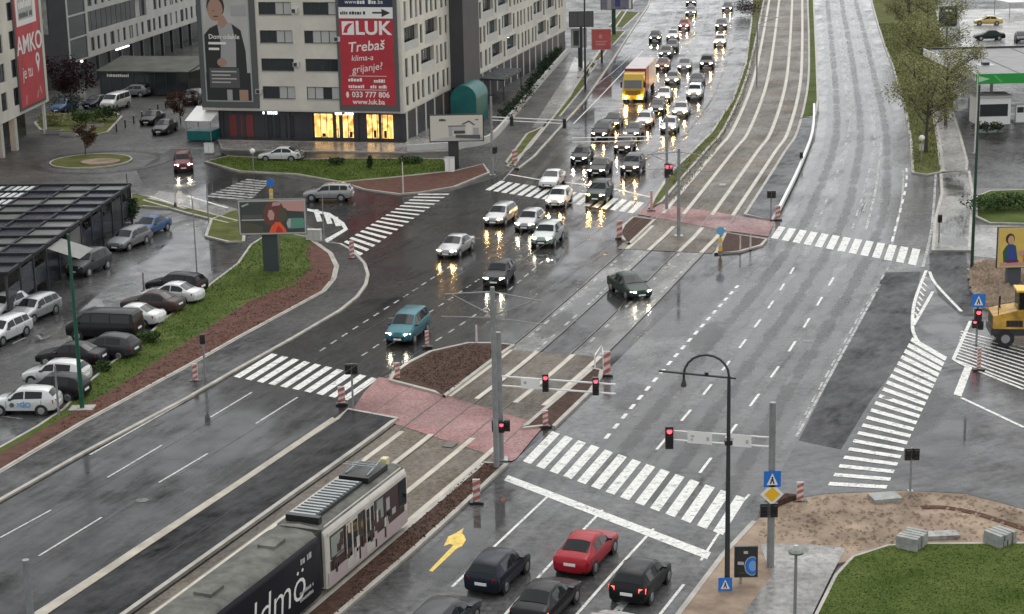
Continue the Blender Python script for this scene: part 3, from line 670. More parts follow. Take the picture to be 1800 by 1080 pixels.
def car(kind, color, xc, yc, label, off=0.0, toward=True, lit='off', brake='off', group=None, full=True, hd=None, sc=1.0, zc=.7, name=None, cat='car'):
    D = CARS.get(kind) or car_meshes(kind)
    p = G(xc, yc, zc*sc); p.z = 0
    h = tc_heading(p) + (math.pi if toward else 0) if hd is None else R(90-hd)
    t = thing(name or ('parked_car' if group and 'park' in group else 'car'), label, cat, (p.x, p.y, .016), h + R(off), group)
    if sc != 1: t.scale = (sc, sc, sc)
    put('body', D['body'], t, mat=paint(color))
    put('windscreen', D['windscreen'], t); put('rear_window', D['rear_window'], t)
    for m in D['sides']: put('side_window', m, t)
    for x, y, z, sy in D['wpos']:
        wo = put('wheel', D['wheel'], t, T(x, y, z))
        put('rim', D['rim'], wo, T(0, sy*.106, 0) @ (RZ(0) if sy > 0 else RZ(math.pi)))
    for m in D['head']: put('headlight', m, t, mat=M_hl[lit])
    for m in D['tail']: put('tail_light', m, t, mat=M_tl[brake])
    put('grille', D['grille'], t); put('number_plate', D['pf'], t); put('number_plate', D['pr'], t)
    if full:
        for m in D['mir']: put('mirror', m, t)
    return t
GQ = 'cars queuing towards the junction'; GP = 'cars parked by the verge'; GS = 'cars parked by the pavilion'; GW = 'cars waiting at the stop line'; GJ = 'cars driving through the junction'
# foreground, seen from behind
car('sedan','red',1031,962,'red saloon waiting just behind the white stop line',toward=False,off=-1,group=GW)
car('hatch','navy',876,996,'dark navy hatchback in the lane right of the yellow arrow',toward=False,off=-1,group=GW)
car('hatch','black',1127,1013,'black hatchback with red tail lights in the rightmost lane',toward=False,off=-1,brake='on',group=GW)
car('sedan','black',960,1050,'black saloon with glowing red brake lights behind the red saloon',toward=False,off=-1,brake='on',group=GW)
car('wagon','darkgrey',780,1084,'dark grey car cut by bottom edge, roof showing, behind navy hatchback',toward=False,off=-1,group=GW)
car('sedan','white',1060,1112,'white car of which only the roof shows at the bottom edge',toward=False,off=-1,group=GW)
# in the junction
car('mpv','teal',717,575,'teal people carrier driving past the mulch island',off=4,lit='w',group=GJ)
car('hatch','black',878,479,'black hatchback with white headlights alone in the junction',off=5,lit='w',group=GJ)
car('sedan','silver',801,430,'silver saloon leading the traffic, nearest to side street crosswalk',off=-2,lit='y',group=GJ)
car('sedan','darkgreen',1106,500,'dark car turning across the tram tracks',hd=160,lit='w',group=GJ)
car('wagon','silver',880,376,'silver estate car behind the leading silver saloon',off=-2,lit='y',group=GJ)
car('hatch','silver',932,386,'silver hatchback between silver estate and pale green car',off=0,lit='w',group=GJ)
car('suv','palegreen',963,413,'pale greenish crossover rightmost in the front row',off=2,lit='w',group=GJ)
car('wagon','silver',577,338,'silver estate car leaving into the side street, seen from its side',hd=-84,group=GJ)
# the queue
Q = [('sedan','white',971,313,'white saloon at the left end of the far crosswalk','off'),('hatch','white',983,346,'white hatchback stopped on the far crosswalk','w'),
 ('suv','darkgreen',1054,338,'dark boxy off-roader on the far crosswalk','w'),('hatch','black',1024,272,'black hatchback leftmost behind the far crosswalk','w'),
 ('sedan','black',1055,292,'black saloon directly behind the dark off-roader','w'),('suv','darkgrey',1113,290,'dark grey crossover beside the far traffic light','y'),
 ('hatch','brown',1099,253,'dark brown hatchback behind the dark grey crossover','w'),('mpv','black',1060,231,'tall black people carrier in the left lane behind black hatchback','w'),
 ('sedan','black',1079,211,'black saloon right in front of the yellow truck','y'),('sedan','darkgrey',1114,228,'dark grey saloon right of the tall black people carrier','w'),
 ('wagon','silver',1134,209,'silver estate behind the dark grey saloon, below truck','w'),('hatch','silver',1178,219,'silver hatchback alone near the grass strip in right lane','w'),
 ('sedan','darkgrey',1156,186,'dark saloon beside the yellow truck cab','w'),('sedan','silver',1168,165,'silver saloon beside the front of the red trailer','w'),
 ('sedan','silver',1198,191,'silver saloon right of the dark saloon by the truck','y'),('hatch','grey',1183,137,'grey hatchback in the middle of the far queue beside the trailer','y'),
 ('suv','white',1222,162,'white crossover with bright headlights in the right lane','w'),('sedan','navy',1226,140,'navy saloon just behind the white crossover','off'),
 ('sedan','grey',1204,113,'grey saloon level with the rear of the trailer','w'),('suv','black',1243,110,'black crossover far back in the right lane','y'),
 ('sedan','darkred',1166,112,'dark red saloon close behind the truck trailer','w'),('hatch','darkgrey',1171,91,'dark grey hatchback third behind the truck','w'),
 ('hatch','darkgrey',1182,80,'dark grey hatchback behind the truck, in front of silver saloon','off'),('sedan','silver',1183,61,'silver saloon far back behind the truck queue','w'),
 ('hatch','black',1152,64,'black hatchback alone in the left lane far behind the truck','w'),('hatch','red',1203,43,'bright red hatchback far back in the queue','w'),
 ('sedan','grey',1215,19,'small grey saloon behind the bright red hatchback','y'),('hatch','beige',1266,71,'whitish pink hatchback in the far right lane','y'),
 ('sedan','darkgrey',1268,42,'dark grey saloon behind the whitish pink hatchback','w'),('sedan','black',1279,12,'black saloon at the top edge in the far right lane','w'),
 ('hatch','darkgrey',1215,2,'dark car at the top edge of the far queue middle lane','y')]
for i_, (k, c, x, y, lab, lit) in enumerate(Q):
    if lit == 'w' and i_ % 3 != 0: lit = 'y'
    car(k, c, x, y, lab, lit=lit, group=GQ, full=(y > 150))
# car park beside the verge (noses to upper left)
hp = -68
for k, c, x, y, lab, h, br in [('hatch','white',44,704,'white hatchback with blue lettering on its door, lowest in the car park',-86,'off'),
 ('hatch','black',96,680,'black hatchback squeezed between the two white hatchbacks in car park',-78,'off'),
 ('hatch','white',99,655,'white hatchback behind the green lamp post',-78,'off'),('sedan','black',126,622,'black saloon above the white hatchback behind lamp post',-76,'off'),
 ('hatch','darkgrey',189,608,'dark grey hatchback parked in front of the black van',-74,'off'),('van','black',184,577,'black van, the tallest of the parked vehicles',-78,'off'),
 ('sedan','white',232,553,'white saloon parked behind the black van',-72,'off'),('sedan','brown',268,530,'dark brown saloon parked between two white saloons',-70,'off'),
 ('sedan','white',303,514,'white saloon second from the upper end of the verge row',-70,'off'),('wagon','black',309,498,'black estate at the upper end of the row along verge',-68,'off')]:
    car(k, c, x, y, lab, hd=h, brake=br, group=GP)
for k, c, x, y, lab, h in [('wagon','grey',226,419,'silver grey estate parked beside pavilion corner',200),('sedan','blue',264,396,'blue grey saloon parked furthest along the pavilion',200),
 ('suv','darkgrey',155,463,'dark grey off-roader parked beside the hedge of pavilion',200),('wagon','silver',60,542,'silver estate driving out along the pavilion front',200),
 ('wagon','white',6,580,'white estate cut by the left edge of the picture',200),('hatch','white',8,537,'white car half hidden behind the silver estate',200)]:
    car(k, c, x, y, lab, hd=h, group=GS)
car('suv','darkred',322,286,'dark red crossover with headlights by the roundabout',hd=170,lit='w')
car('van','white',203,182,'white van parked beyond the roundabout',hd=195,cat='van',name='white_van')
car('sedan','darkgrey',290,222,'dark saloon parked right of the far street',hd=190)
car('sedan','white',494,271,'low white car half hidden behind the lawn before the shops',hd=-80)
car('sedan','navy',170,178,'navy saloon beside the white van',hd=200)
car('sedan','darkgreen',1739,62,'dark green saloon on the pale forecourt seen from its side',hd=-88)
car('sedan','yellow',1737,36,'yellow saloon behind the dark green saloon on forecourt',hd=-80)
car('hatch','navy',1795,66,'navy hatchback at the right edge of the forecourt',hd=-170)
car('van','silver',944,38,'pale van parked beside the long facade far back',hd=195,cat='van',name='pale_van')
car('hatch','blue',112,186,'blue hatchback parked under the red leaved tree',hd=195)
car('sedan','black',268,206,'black saloon behind the dark saloon in the far street',hd=190)
car('suv','black',340,172,'black off-roader parked before the far dark green bush',hd=185)
car('hatch','grey',235,160,'grey hatchback parked before the glazed cafe',hd=-80)
# livery on the white hatchback
# ------------------------------------------------------------------ buildings
M_wall = mat('cream_render_wall', (.56, .535, .465), .75, noise=(.25, .16))
M_wallg = mat('pale_grey_panels', (.46, .455, .43), .7, noise=(.35, .12))
M_dark = mat('dark_cladding', (.035, .036, .04), .5, noise=(.6, .2))
M_tower = mat('charcoal_tower_cladding', (.050, .050, .056), .6, noise=(.5, .15))
M_win = mat('window_frame_dark', (.03, .032, .035), .4)
M_pane = mat('window_glass', (.025, .030, .032), .08, spec=.55)
M_curt = mat('curtain_white', (.42, .42, .40), .8)
M_pane2 = mat('greenish_glass', (.04, .075, .075), .08)
M_bframe = mat('banner_frame_grey', (.085, .088, .085), .5)
M_banred = mat('banner_red', (.40, .022, .035), .55, noise=(.3, .18))
M_banpink = mat('banner_coral_red', (.46, .05, .06), .55, noise=(.4, .25))
M_prwhite = mat('print_white', (.75, .73, .70), .5)
M_prnavy = mat('print_navy', (.012, .022, .05), .5)
M_prgrey = mat('print_light_grey', (.42, .41, .39), .5, noise=(.4, .12))
M_skin = mat('print_skin', (.36, .22, .16), .5); M_hair = mat('print_dark_hair', (.035, .025, .02), .5)
M_prblack = mat('print_black', (.02, .022, .022), .5); M_shirt = mat('print_shirt_grey', (.34, .33, .33), .5)
M_lit = mat('lit_shop_window', (.8, .5, .15), .4, emit=(1, .56, .13), estr=1.0)
_N = M_lit.node_tree; _g = _N.nodes.new('ShaderNodeNewGeometry'); _t = _N.nodes.new('ShaderNodeTexNoise'); _t.inputs['Scale'].default_value = 1.6; _t.inputs['Detail'].default_value = 3
_r = _N.nodes.new('ShaderNodeValToRGB'); _r.color_ramp.elements[0].position = .36; _r.color_ramp.elements[0].color = (.30, .10, .02, 1); _r.color_ramp.elements[1].position = .6; _r.color_ramp.elements[1].color = (1, .60, .17, 1)
_N.links.new(_g.outputs['Position'], _t.inputs['Vector']); _N.links.new(_t.outputs['Fac'], _r.inputs['Fac']); _N.links.new(_r.outputs['Color'], _N.nodes['Principled BSDF'].inputs['Emission Color'])
M_lit2 = mat('lit_shop_window_dim', (.6, .35, .1), .4, emit=(1, .5, .12), estr=.5)
M_bulb = mat('lit_white_lamp', (1, 1, 1), .4, emit=(1, .98, .92), estr=4)
M_sgn = mat('lit_shop_sign', (.9, .9, .9), .4, emit=(.95, .98, 1), estr=1.4)
M_shop = mat('shop_interior_dark', (.02, .022, .026), .25)
M_shopred = mat('shop_red_panel', (.16, .03, .03), .3)
M_teal = mat('teal_canvas', (.0, .105, .10), .5, noise=(.8, .3))
M_gas = mat('petrol_green', (.02, .30, .05), .4)

M_prgrey_ac = mat('air_conditioner_white', (.5, .5, .48), .5)
def wallmesh(x0, x1, z0, z1, holes, depth=.22):
    "wall in the XZ plane at y=0 facing -y, with real openings"
    xs = sorted({x0, x1, *[h[0] for h in holes], *[h[1] for h in holes]}); zs = sorted({z0, z1, *[h[2] for h in holes], *[h[3] for h in holes]})
    xs = [x for x in xs if x0 <= x <= x1]; zs = [z for z in zs if z0 <= z <= z1]
    mb = MB()
    for i in range(len(xs)-1):
        k0 = None
        for j in range(len(zs)-1):
            cx, cz = (xs[i]+xs[i+1])/2, (zs[j]+zs[j+1])/2
            if any(h[0] < cx < h[1] and h[2] < cz < h[3] for h in holes): continue
            mb.add([(xs[i],0,zs[j]),(xs[i+1],0,zs[j]),(xs[i+1],0,zs[j+1]),(xs[i],0,zs[j+1])], [(0,1,2,3)])
    for a, b, c, d in holes:
        D_ = depth
        mb.add([(a,0,c),(b,0,c),(b,0,d),(a,0,d),(a,D_,c),(b,D_,c),(b,D_,d),(a,D_,d)], [(0,4,5,1),(1,5,6,2),(2,6,7,3),(3,7,4,0)])
    return mb
_WC = {}
def window(parent, M, w_, h_, n, frame=M_win, pane=M_pane, curtains=(), depth=.12, sill=True):
    "window of n lights: frame > panes (and curtains) and sill"
    key = (round(w_,2), round(h_,2), n, frame.name)
    if key not in _WC:
        mb = MB(); t = .07
        mb.box(0, w_, 0, .06, 0, t); mb.box(0, w_, 0, .06, h_-t, h_)
        for i in range(n+1):
            x = min(max(w_*i/n - t/2, 0), w_-t); mb.box(x, x+t, .002, .058, t, h_-t)
        ps = MB(); ps.box(0, w_/n, .03, .04, 0.02, h_-.02)
        sl = MB(); sl.box(-.05, w_+.05, -depth-.06, 0, -.05, -.004)
        _WC[key] = (mb.mesh('window', frame), ps.mesh('pane', pane), sl.mesh('sill', M_steel))
    f, p, s = _WC[key]
    o = put('window', f, parent, M @ T(0, depth, 0))
    for i in range(n): put('pane', p, o, T(w_*i/n, 0, 0), M_curt if i in curtains else pane)
    if sill: put('sill', s, o)
    return o
FONT = None
_TX = {}
def text(s, size, parent, M, m, name='lettering', sx=1.0, shear=0.0, bold=.0):
    key = (s, round(size,3), shear, bold, m.name)
    if key not in _TX:
        c = bpy.data.curves.new('t', 'FONT'); c.body = s; c.size = size; c.extrude = .004; c.shear = shear; c.offset = bold; c.resolution_u = 3
        c.align_x = 'CENTER'; c.align_y = 'CENTER'
        ob = bpy.data.objects.new('t', c); COL.objects.link(ob)
        bpy.context.view_layer.update()
        me = bpy.data.meshes.new_from_object(ob.evaluated_get(bpy.context.evaluated_depsgraph_get()))
        bpy.data.objects.remove(ob); bpy.data.curves.remove(c)
        me.materials.clear(); me.materials.append(m); me.name = 'lettering'; _TX[key] = me
    return put(name, _TX[key], parent, M @ RX(math.pi/2) @ Matrix.Diagonal((sx, 1, 1, 1)))
def printed(parent, M, pts, y, m, name='print'):
    "flat printed shape on a board in the XZ plane, facing -y"
    n = len(pts); a = sum(pts[i][0]*pts[(i+1)%n][1]-pts[(i+1)%n][0]*pts[i][1] for i in range(n))
    if a < 0: pts = pts[::-1]
    return MB().add([(x, y, z) for x, z in pts], [tuple(range(n))]).build(name, m, parent, M)
def ell(cx, cz, rx, rz, n=14, a0=0, a1=2*math.pi): return [(cx+rx*math.cos(a0+(a1-a0)*i/n), cz+rz*math.sin(a0+(a1-a0)*i/n)) for i in range(n)]
def rect(x0, x1, z0, z1): return [(x0,z0),(x1,z0),(x1,z1),(x0,z1)]

def bars(parent, x0, x1, z, h_, y, m, name='lettering', M=None, lit=False):
    "a line of print too small to read, as strokes of uneven width"
    rnd = random.Random(int(x0*97+z*31+x1*7)); mb = MB(); x = x0
    while x < x1-.05:
        w_ = min(h_*rnd.uniform(.35, .75), x1-x); k = rnd.uniform(.7, 1)
        if rnd.random() > .12: mb.box(x, x+w_, y-.01, y, z, z+h_*k)
        x += w_ + h_*.18
    return mb.build(name, m, parent, M)
# ---- corner building with the two tall banners
RC = G(712, 252); LC = G(382, 245); ux = (RC-LC).normalized(); rzB = math.atan2(ux.y, ux.x)
W0 = 22.6                                   # width of the upper storeys
org = RC - ux*W0
HB = 29.5
bA = thing('corner_building', 'cream corner apartment block carrying the red banner, lit shops below', 'building', (org.x, org.y, 0), rzB)
FL = [4.46 + 2.95*i for i in range(8)]
cols = [(W0-15.6, W0-11.95), (W0-10.65, W0-7.0)]
holes = [(a, b, z, z+1.33) for z in FL for a, b in cols]
I4 = Matrix.Identity(4)
wallmesh(0, W0, 3.25, HB, holes).build('wall', M_wall, bA)
for i, z in enumerate(FL):
    for k, (a, b) in enumerate(cols):
        cur = {(0,0):(2,3),(0,1):(0,1,3),(1,0):(),(1,1):(),(2,0):(2,3),(2,1):(1,2,3),(3,0):(2,3),(3,1):(3,)}.get((i,k), (random.randrange(4),))
        window(bA, T(a, 0, z), b-a, 1.33, 4, curtains=cur)
for i, (x, z) in enumerate(((W0-11.6, 7.9), (W0-6.95, 10.6), (W0-15.95, 5.0), (W0-11.5, 13.5))):
    o = MB().box(x-.35, x+.35, -.32, -.01, z, z+.5).build('air_conditioner', M_prgrey_ac, bA); MB().box(x-.28, x+.10, -.335, -.321, z+.06, z+.44).build('fan_grille', M_win, o)
# side facade along the boulevard
SM = T(W0, 0, 0) @ RZ(math.pi/2)
SLEN = 80.0
sh = []; sw = []
for fi in range(8):
    z = 4.0 + 2.95*fi; x = 1.0; k = 0
    while x < SLEN-3:
        if 17.8 < x < 25.5: x = 25.6; continue
        pat = (k*7 + fi*3) % 9
        if pat in (2, 6) and x < SLEN-8 and not (12.5 < x < 18): sh.append((x, x+5.0, z-.5, z+2.0)); sw.append((x, 5.0, 2.5, 5, z-.5, 1)); x += 5.7
        else: sh.append((x, x+.95, z-.25, z+1.75)); sw.append((x, .95, 2.0, 1, z-.25, 0)); x += 1.75 if k % 3 else 2.3
        k += 1
wallmesh(0, SLEN, 3.25, HB, sh, .5).build('side_wall', M_wall, bA, SM)
for x, w_, h_, n, z, lg in sw:
    window(bA, SM @ T(x, 0, z), w_, h_, n, depth=(.42 if lg else .14), pane=(M_pane if random.random() < .75 else M_pane2), sill=False,
           curtains=tuple(i for i in range(n) if random.random() < .12))
    if lg: MB().box(x, x+w_, .02, .06, z, z+.95).build('balcony_panel', M_wallg, bA, SM)
MB().box(.35, W0, .35, SLEN, HB-.02, HB+.4).build('roof', M_dark, bA)
MB().box(0, .3, .35, SLEN, 3.25, HB-.03).build('rear_wall', M_wall, bA)
MB().box(.01, W0-.01, .01, SLEN-.01, 3.12, 3.24).build('soffit', M_wallg, bA)
# ground floor shops
GX = 1.5
MB().box(GX, W0-.1, .7, SLEN-.5, 0, 3.11).build('shop_wall', M_dark, bA)
def shop(x0, x1, z0, z1, m, name='shop_window', y=.66): return MB().box(x0, x1, y-.03, y, z0, z1).build(name, m, bA)
def ux_(px): return W0 - (712-px)*.0636
for a, b, m in ((400,413,M_shopred),(420,443,M_shopred),(463,476,M_shop),(482,490,M_shop),(500,515,M_shop)): shop(ux_(a), ux_(b), .25, 2.6, m)
for a, b in ((552,584),(585,595),(602,620),(644,689)):
    o = shop(ux_(a), ux_(b), .35, 2.85, M_lit)
    n = max(2, int((b-a)/9)); w_ = (ux_(b)-ux_(a))/n
    for i in range(1, n): MB().box(ux_(a)+i*w_-.04, ux_(a)+i*w_+.04, .60, .628, .35, 2.85).build('glazing_bar', M_win, bA)
    for i in range(n):
        if random.random() < .8: MB().box(ux_(a)+i*w_+.15, ux_(a)+i*w_+w_*.8, .600, .626, .4, .7+random.random()*1.0).build('display', M_shop if i % 2 else M_lit2, bA)
bars(bA, ux_(461), ux_(489), 2.72, .36, .60, M_sgn, 'shop_sign'); bars(bA, ux_(587), ux_(623), 2.78, .42, .58, M_sgn, 'shop_sign')
for i in range(9): MB().box(ux_(384)+i*2.55, ux_(384)+i*2.55+.3, .55, .69, 0, 3.1).build('pillar', M_dark, bA)
# ground floor on the boulevard side: pale columns and dark bays
SH = SM
for i in range(22):
    x = 1 + i*3.5
    MB().box(x, x+.5, -.02+.1, .4, 0, 3.11).build('column', M_wallg, bA, SM)
# stair tower
TX0, TX1 = 18.2, 25.2
tw = thing('stair_tower', 'charcoal clad stair tower standing out from the long cream facade', 'tower', tuple(bA.matrix_basis @ SM @ Vector((TX0, 0, 0))), rzB+math.pi/2)
MB().box(0, TX1-TX0, -1.6, -.02, 3.3, HB+1).build('shaft', M_tower, tw)
MB().box(.3, TX1-TX0-.3, -1.3, -.02, 0, 3.29).build('entrance', M_shop, tw)
for i in range(9): MB().box(.02, TX1-TX0-.02, -1.62, -1.602, 3.5+2.95*i, 3.56+2.95*i).build('cladding_joint', M_dark, tw)
# teal vaulted canopy in front of the tower foot
cv = thing('teal_canopy', 'teal curved canvas canopy at the foot of charcoal tower', 'canopy', tuple(bA.matrix_basis @ SM @ Vector((12.5, -3.0, 0))), rzB+math.pi/2)
mb = MB(); n = 8; Lc = 5.0
for i in range(n+1):
    a = math.pi*i/n; y = -math.cos(a)*1.5; z = 2.9+math.sin(a)*1.5
    mb.v += [(0, y, z), (Lc, y, z)]
for i in range(n): mb.f.append((2*i, 2*i+1, 2*i+3, 2*i+2)); mb.m.append(0)
mb.f.append(tuple(range(0, 2*n+2, 2))); mb.m.append(0); mb.f.append(tuple(range(1, 2*n+2, 2))[::-1]); mb.m.append(0)
mb.build('canvas', M_teal, cv, smooth=50)
MB().box(.05, Lc-.05, -1.48, -1.44, .1, 2.9).build('side_curtain', M_teal, cv); MB().box(-.03, .01, -1.47, 1.47, .1, 2.9).build('front_curtain', M_teal, cv)
for x in (.05, Lc-.1):
    for y in (-1.45, 1.4): MB().box(x, x+.08, y, y+.08, 0, 2.89).build('post', M_steel, cv)

# ---- banners
bn = thing('red_banner', 'tall red advertising banner in grey frame on the corner building', 'banner', tuple(bA.matrix_basis @ Vector((W0-7.0, -.02, 0))), rzB)
MB().box(0, 6.6, -.14, -.01, 3.35, 19.5).build('frame', M_bframe, bn)
MB().box(.33, 6.2, -.17, -.142, 3.95, 12.95).build('panel', M_banred, bn)
MB().box(.33, 6.2, -.17, -.142, 13.0, 14.15).build('arrow_panel', M_prwhite, bn)
MB().box(.33, 6.2, -.17, -.142, 14.2, 18.9).build('upper_panel', M_prnavy, bn)
Y = -.178
text('LUK', 1.95, bn, T(4.0, Y, 11.95), M_prwhite, bold=.05, sx=1.08)
printed(bn, I4, rect(.62, 1.95, 11.3, 12.7), Y, M_prwhite, 'logo'); printed(bn, I4, [(.75,11.5),(.95,12.15),(1.4,12.5),(1.85,12.5),(1.5,12.2),(1.25,11.85),(1.2,11.5)], Y-.004, M_banred, 'logo_arc')
text('Trebaš', 1.45, bn, T(3.15, Y, 10.1) @ RY(R(-5)), M_prwhite, shear=.2, bold=.015)
text('klima-a', .85, bn, T(2.7, Y, 8.9) @ RY(R(-3)), M_prwhite, shear=.2); text('grijanje?', 1.05, bn, T(3.2, Y, 7.85) @ RY(R(-8)), M_prwhite, shear=.2)
for z in (7.0, 5.55): printed(bn, I4, rect(1.2, 5.3, z, z+.05), Y, M_prwhite, 'rule')
for x, x2, z in ((1.1,2.7,6.45),(3.9,5.1,6.35),(1.1,2.8,5.75),(3.5,5.3,5.75)): bars(bn, x, x2, z, .36, Y, M_prwhite)
text('033 777 806', .82, bn, T(3.5, Y, 5.05), M_prwhite, bold=.015); printed(bn, I4, ell(.95, 5.05, .16, .33), Y, M_prwhite, 'phone_icon')
text('www.luk.ba', .75, bn, T(3.25, Y, 4.3), M_prwhite, bold=.012)
bars(bn, .5, 1.3, 13.4, .36, Y, M_prblack); bars(bn, 1.5, 2.8, 13.4, .36, Y, M_prblack); bars(bn, 3.0, 3.6, 13.4, .36, Y, M_prblack); printed(bn, I4, [(4.0,13.5),(4.0,13.68),(5.0,13.68),(5.0,14.0),(5.95,13.58),(5.0,13.15),(5.0,13.5)], Y, M_prblack, 'arrow')
text('www.', .6, bn, T(1.75, Y, 14.7), M_prwhite); bars(bn, 2.4, 4.4, 14.5, .42, Y, M_prwhite); text('.ba', .6, bn, T(4.85, Y, 14.7), M_prwhite)
bm_ = thing('portrait_banner', 'tall grey banner showing a man in a dark jacket', 'banner', tuple(bA.matrix_basis @ Vector((.05, -.02, 0))), rzB)
MB().box(0, 6.55, -.14, -.01, 3.45, 19.5).build('frame', M_bframe, bm_)
MB().box(.55, 5.9, -.165, -.142, 4.1, 18.9).build('inner_frame', mat('pale_teal_edge', (.30,.36,.35), .5), bm_)
MB().box(.7, 5.75, -.18, -.166, 4.25, 18.8).build('panel', M_prgrey, bm_)
Y = -.186
for k, (pts, m) in enumerate([(rect(.7, 5.75, 4.25, 7.2), M_prblack),
    ([(.75,6.6),(.75,11.2),(1.4,11.9),(2.5,12.4),(3.9,12.4),(4.9,11.7),(5.35,9.5),(5.4,7.0),(4.6,6.6)], M_prblack),
    ([(2.3,12.4),(2.6,10.2),(2.4,7.8),(4.2,7.8),(4.3,10.4),(3.9,12.5)], M_shirt),
    ([(2.35,12.2),(2.5,13.4),(3.1,13.2),(3.5,12.5),(2.9,11.9)], M_skin), (ell(2.2, 14.2, 1.02, 1.35), M_hair), (ell(2.15, 13.85, .88, 1.2), M_skin),
    (rect(1.1, 4.5, 5.6, 7.7), M_bframe), (ell(2.6, 8.3, .55, .45), M_skin), (rect(3.9, 5.6, 13.2, 14.3), M_shirt),
    ([(3.0,4.25),(3.0,5.4),(3.6,5.4),(3.6,4.25)], M_shirt), ([(4.4,4.25),(4.4,5.4),(5.4,5.4),(5.4,4.25)], M_skin),
    ([(1.85,13.7),(2.05,13.7),(2.05,13.78),(1.85,13.78)], M_hair), ([(1.9,13.1),(2.5,13.1),(2.45,13.2),(1.95,13.2)], M_hair)]):
    printed(bm_, I4, pts, Y-.003*k, m)
text('Dom odakle', .7, bm_, T(3.0, Y-.05, 11.0), M_prwhite, bold=.01)
for z, w_ in ((10.2,2.0),(9.6,1.2)): printed(bm_, I4, rect(1.2, 1.2+w_, z, z+.25), Y-.05, M_prwhite)
for i in range(4): printed(bm_, I4, rect(1.35, 4.2 - (i%2)*.7, 7.25-i*.38, 7.4-i*.38), Y-.05, M_prgrey)

# ---- left building (coral banner)
a1 = G(86, 178, 3.5); a0 = G(0, 220, 3.5); dv = (a1-a0); rz1 = math.atan2(dv.y, dv.x); LEN = 34.0
o1 = a1 - dv.normalized()*LEN
b1 = thing('left_apartment_block', 'cream apartment block at the left edge carrying the coral red banner', 'building', (o1.x, o1.y, 0), rz1)
lw = []
for fi in range(7):
    for x in range(2, int(LEN)-3, 4):
        if x < LEN-11.5: lw.append((x+.3, x+2.1, 4.6+2.95*fi, 6.5+2.95*fi))
wallmesh(0, LEN, 3.5, 26, lw).build('wall', M_wall, b1)
for a, b, c, d in lw: window(b1, T(a, 0, c), b-a, d-c, 2, sill=False)
MB().box(0, LEN, .25, 14, 3.4, 3.5).build('soffit', M_wallg, b1); MB().box(0, LEN, .25, 14, 25.9, 26.3).build('roof', M_dark, b1)
MB().box(LEN-.25, LEN-.01, .01, 14, 3.51, 25.8).build('end_wall', M_wall, b1)
MB().box(0, LEN-2, 2.2, 13, 0, 3.39).build('shop_wall', M_shop, b1)
for x in (LEN-21, LEN-16.5, LEN-12): MB().box(x, x+.8, .1, .7, 0, 3.39).build('pillar', M_wallg, b1)
MB().box(LEN-1.2, LEN-.9, .2, .5, 0, 3.39).build('column', M_white, b1)
for x in (LEN-19.8, LEN-15): MB().box(x, x+2.0, 2.10, 2.18, .8, 3.1).build('lit_window', M_lit2, b1)
cb = thing('coral_banner', 'coral red banner with white capital lettering on the left block', 'banner', tuple(b1.matrix_basis @ Vector((LEN-10.2, -.01, 0))), rz1)
MB().box(0, 9.0, -.10, -.01, 3.85, 19.0).build('frame', M_bframe, cb)
MB().box(.4, 8.6, -.13, -.102, 4.1, 18.5).build('panel', M_banpink, cb); Y = -.137
text('AMKO', 2.7, cb, T(4.7, Y, 10.5), M_prwhite, bold=.05, sx=1.1); text('je tu', 1.9, cb, T(3.3, Y, 7.6), M_prwhite)
printed(cb, I4, ell(7.0, 8.6, .7, .7), Y, M_prwhite, 'pin_icon'); printed(cb, I4, [(6.4,8.4),(7.6,8.4),(7.0,7.1)], Y-.003, M_prwhite, 'pin_icon'); printed(cb, I4, ell(7.0, 8.65, .3, .3), Y-.006, M_banpink, 'pin_icon')
printed(cb, I4, [(.9,12.6),(7.6,12.6),(7.6,16.6),(.9,15.9)], Y, M_prwhite, 'label_print'); printed(cb, I4, [(1.6,13.2),(6.6,13.2),(6.6,15.9),(1.6,15.4)], Y-.003, M_prgrey, 'label_print')
bars(cb, 1.9, 6.3, 14.4, .8, Y-.006, M_prwhite); bars(cb, 1.9, 6.3, 13.4, .6, Y-.006, M_dkgreen)
for x, z, a in ((6.2,4.9,40),(7.3,5.2,-30),(2.2,4.8,20)): printed(cb, T(x,0,z) @ RY(R(a)), rect(-.12,.12,-.5,.5), Y, M_prgrey)

# ---- second block behind, dark ground floor
c1 = G(124, 113, 3.4); c2 = G(345, 38, 3.4); dv = c2-c1; rz2 = math.atan2(dv.y, dv.x); L2b = dv.length + 40
b2 = thing('grey_apartment_block', 'long grey apartment block behind the left block with dark shopfront floor', 'building', (c1.x, c1.y, 0), rz2)
wh = []; ww = []
for fi in range(6):
    x = 7.5; z = 4.3+2.95*fi; k = 0
    while x < L2b-2:
        if fi in (1, 3) and x < 32: 
            wh.append((7.2, 30, z-.6, z+2.1)); ww.append((7.2, 22.8, 2.7, 12, z-.6, 1)); x = 33; continue
        w_ = 1.0 if k % 3 else 1.5
        wh.append((x, x+w_, z-.2, z+1.6)); ww.append((x, w_, 1.8, 1 if w_ < 1.2 else 2, z-.2, 0)); x += 2.5; k += 1
wallmesh(6.6, L2b, 3.4, 22, wh, .4).build('wall', M_wallg, b2)
for x, w_, h_, n, z, lg in ww: window(b2, T(x, 0, z), w_, h_, n, depth=.3 if lg else .14, sill=False, curtains=tuple(i for i in range(n) if random.random() < .12))
MB().box(.1, 6.59, .05, 12, 3.4, 22).build('glazed_bay', M_pane, b2)
for x in (0, 6.3): MB().box(x, x+.28, -.06, .06, 3.4, 22).build('white_mullion', M_wallg, b2)
for i in range(7): MB().box(.29, 6.29, -.04, .045, 3.4+2.95*i, 3.6+2.95*i).build('floor_band', M_wallg, b2)
MB().box(0, .08, .07, 13, 3.4, 22).build('end_wall', M_dark, b2)
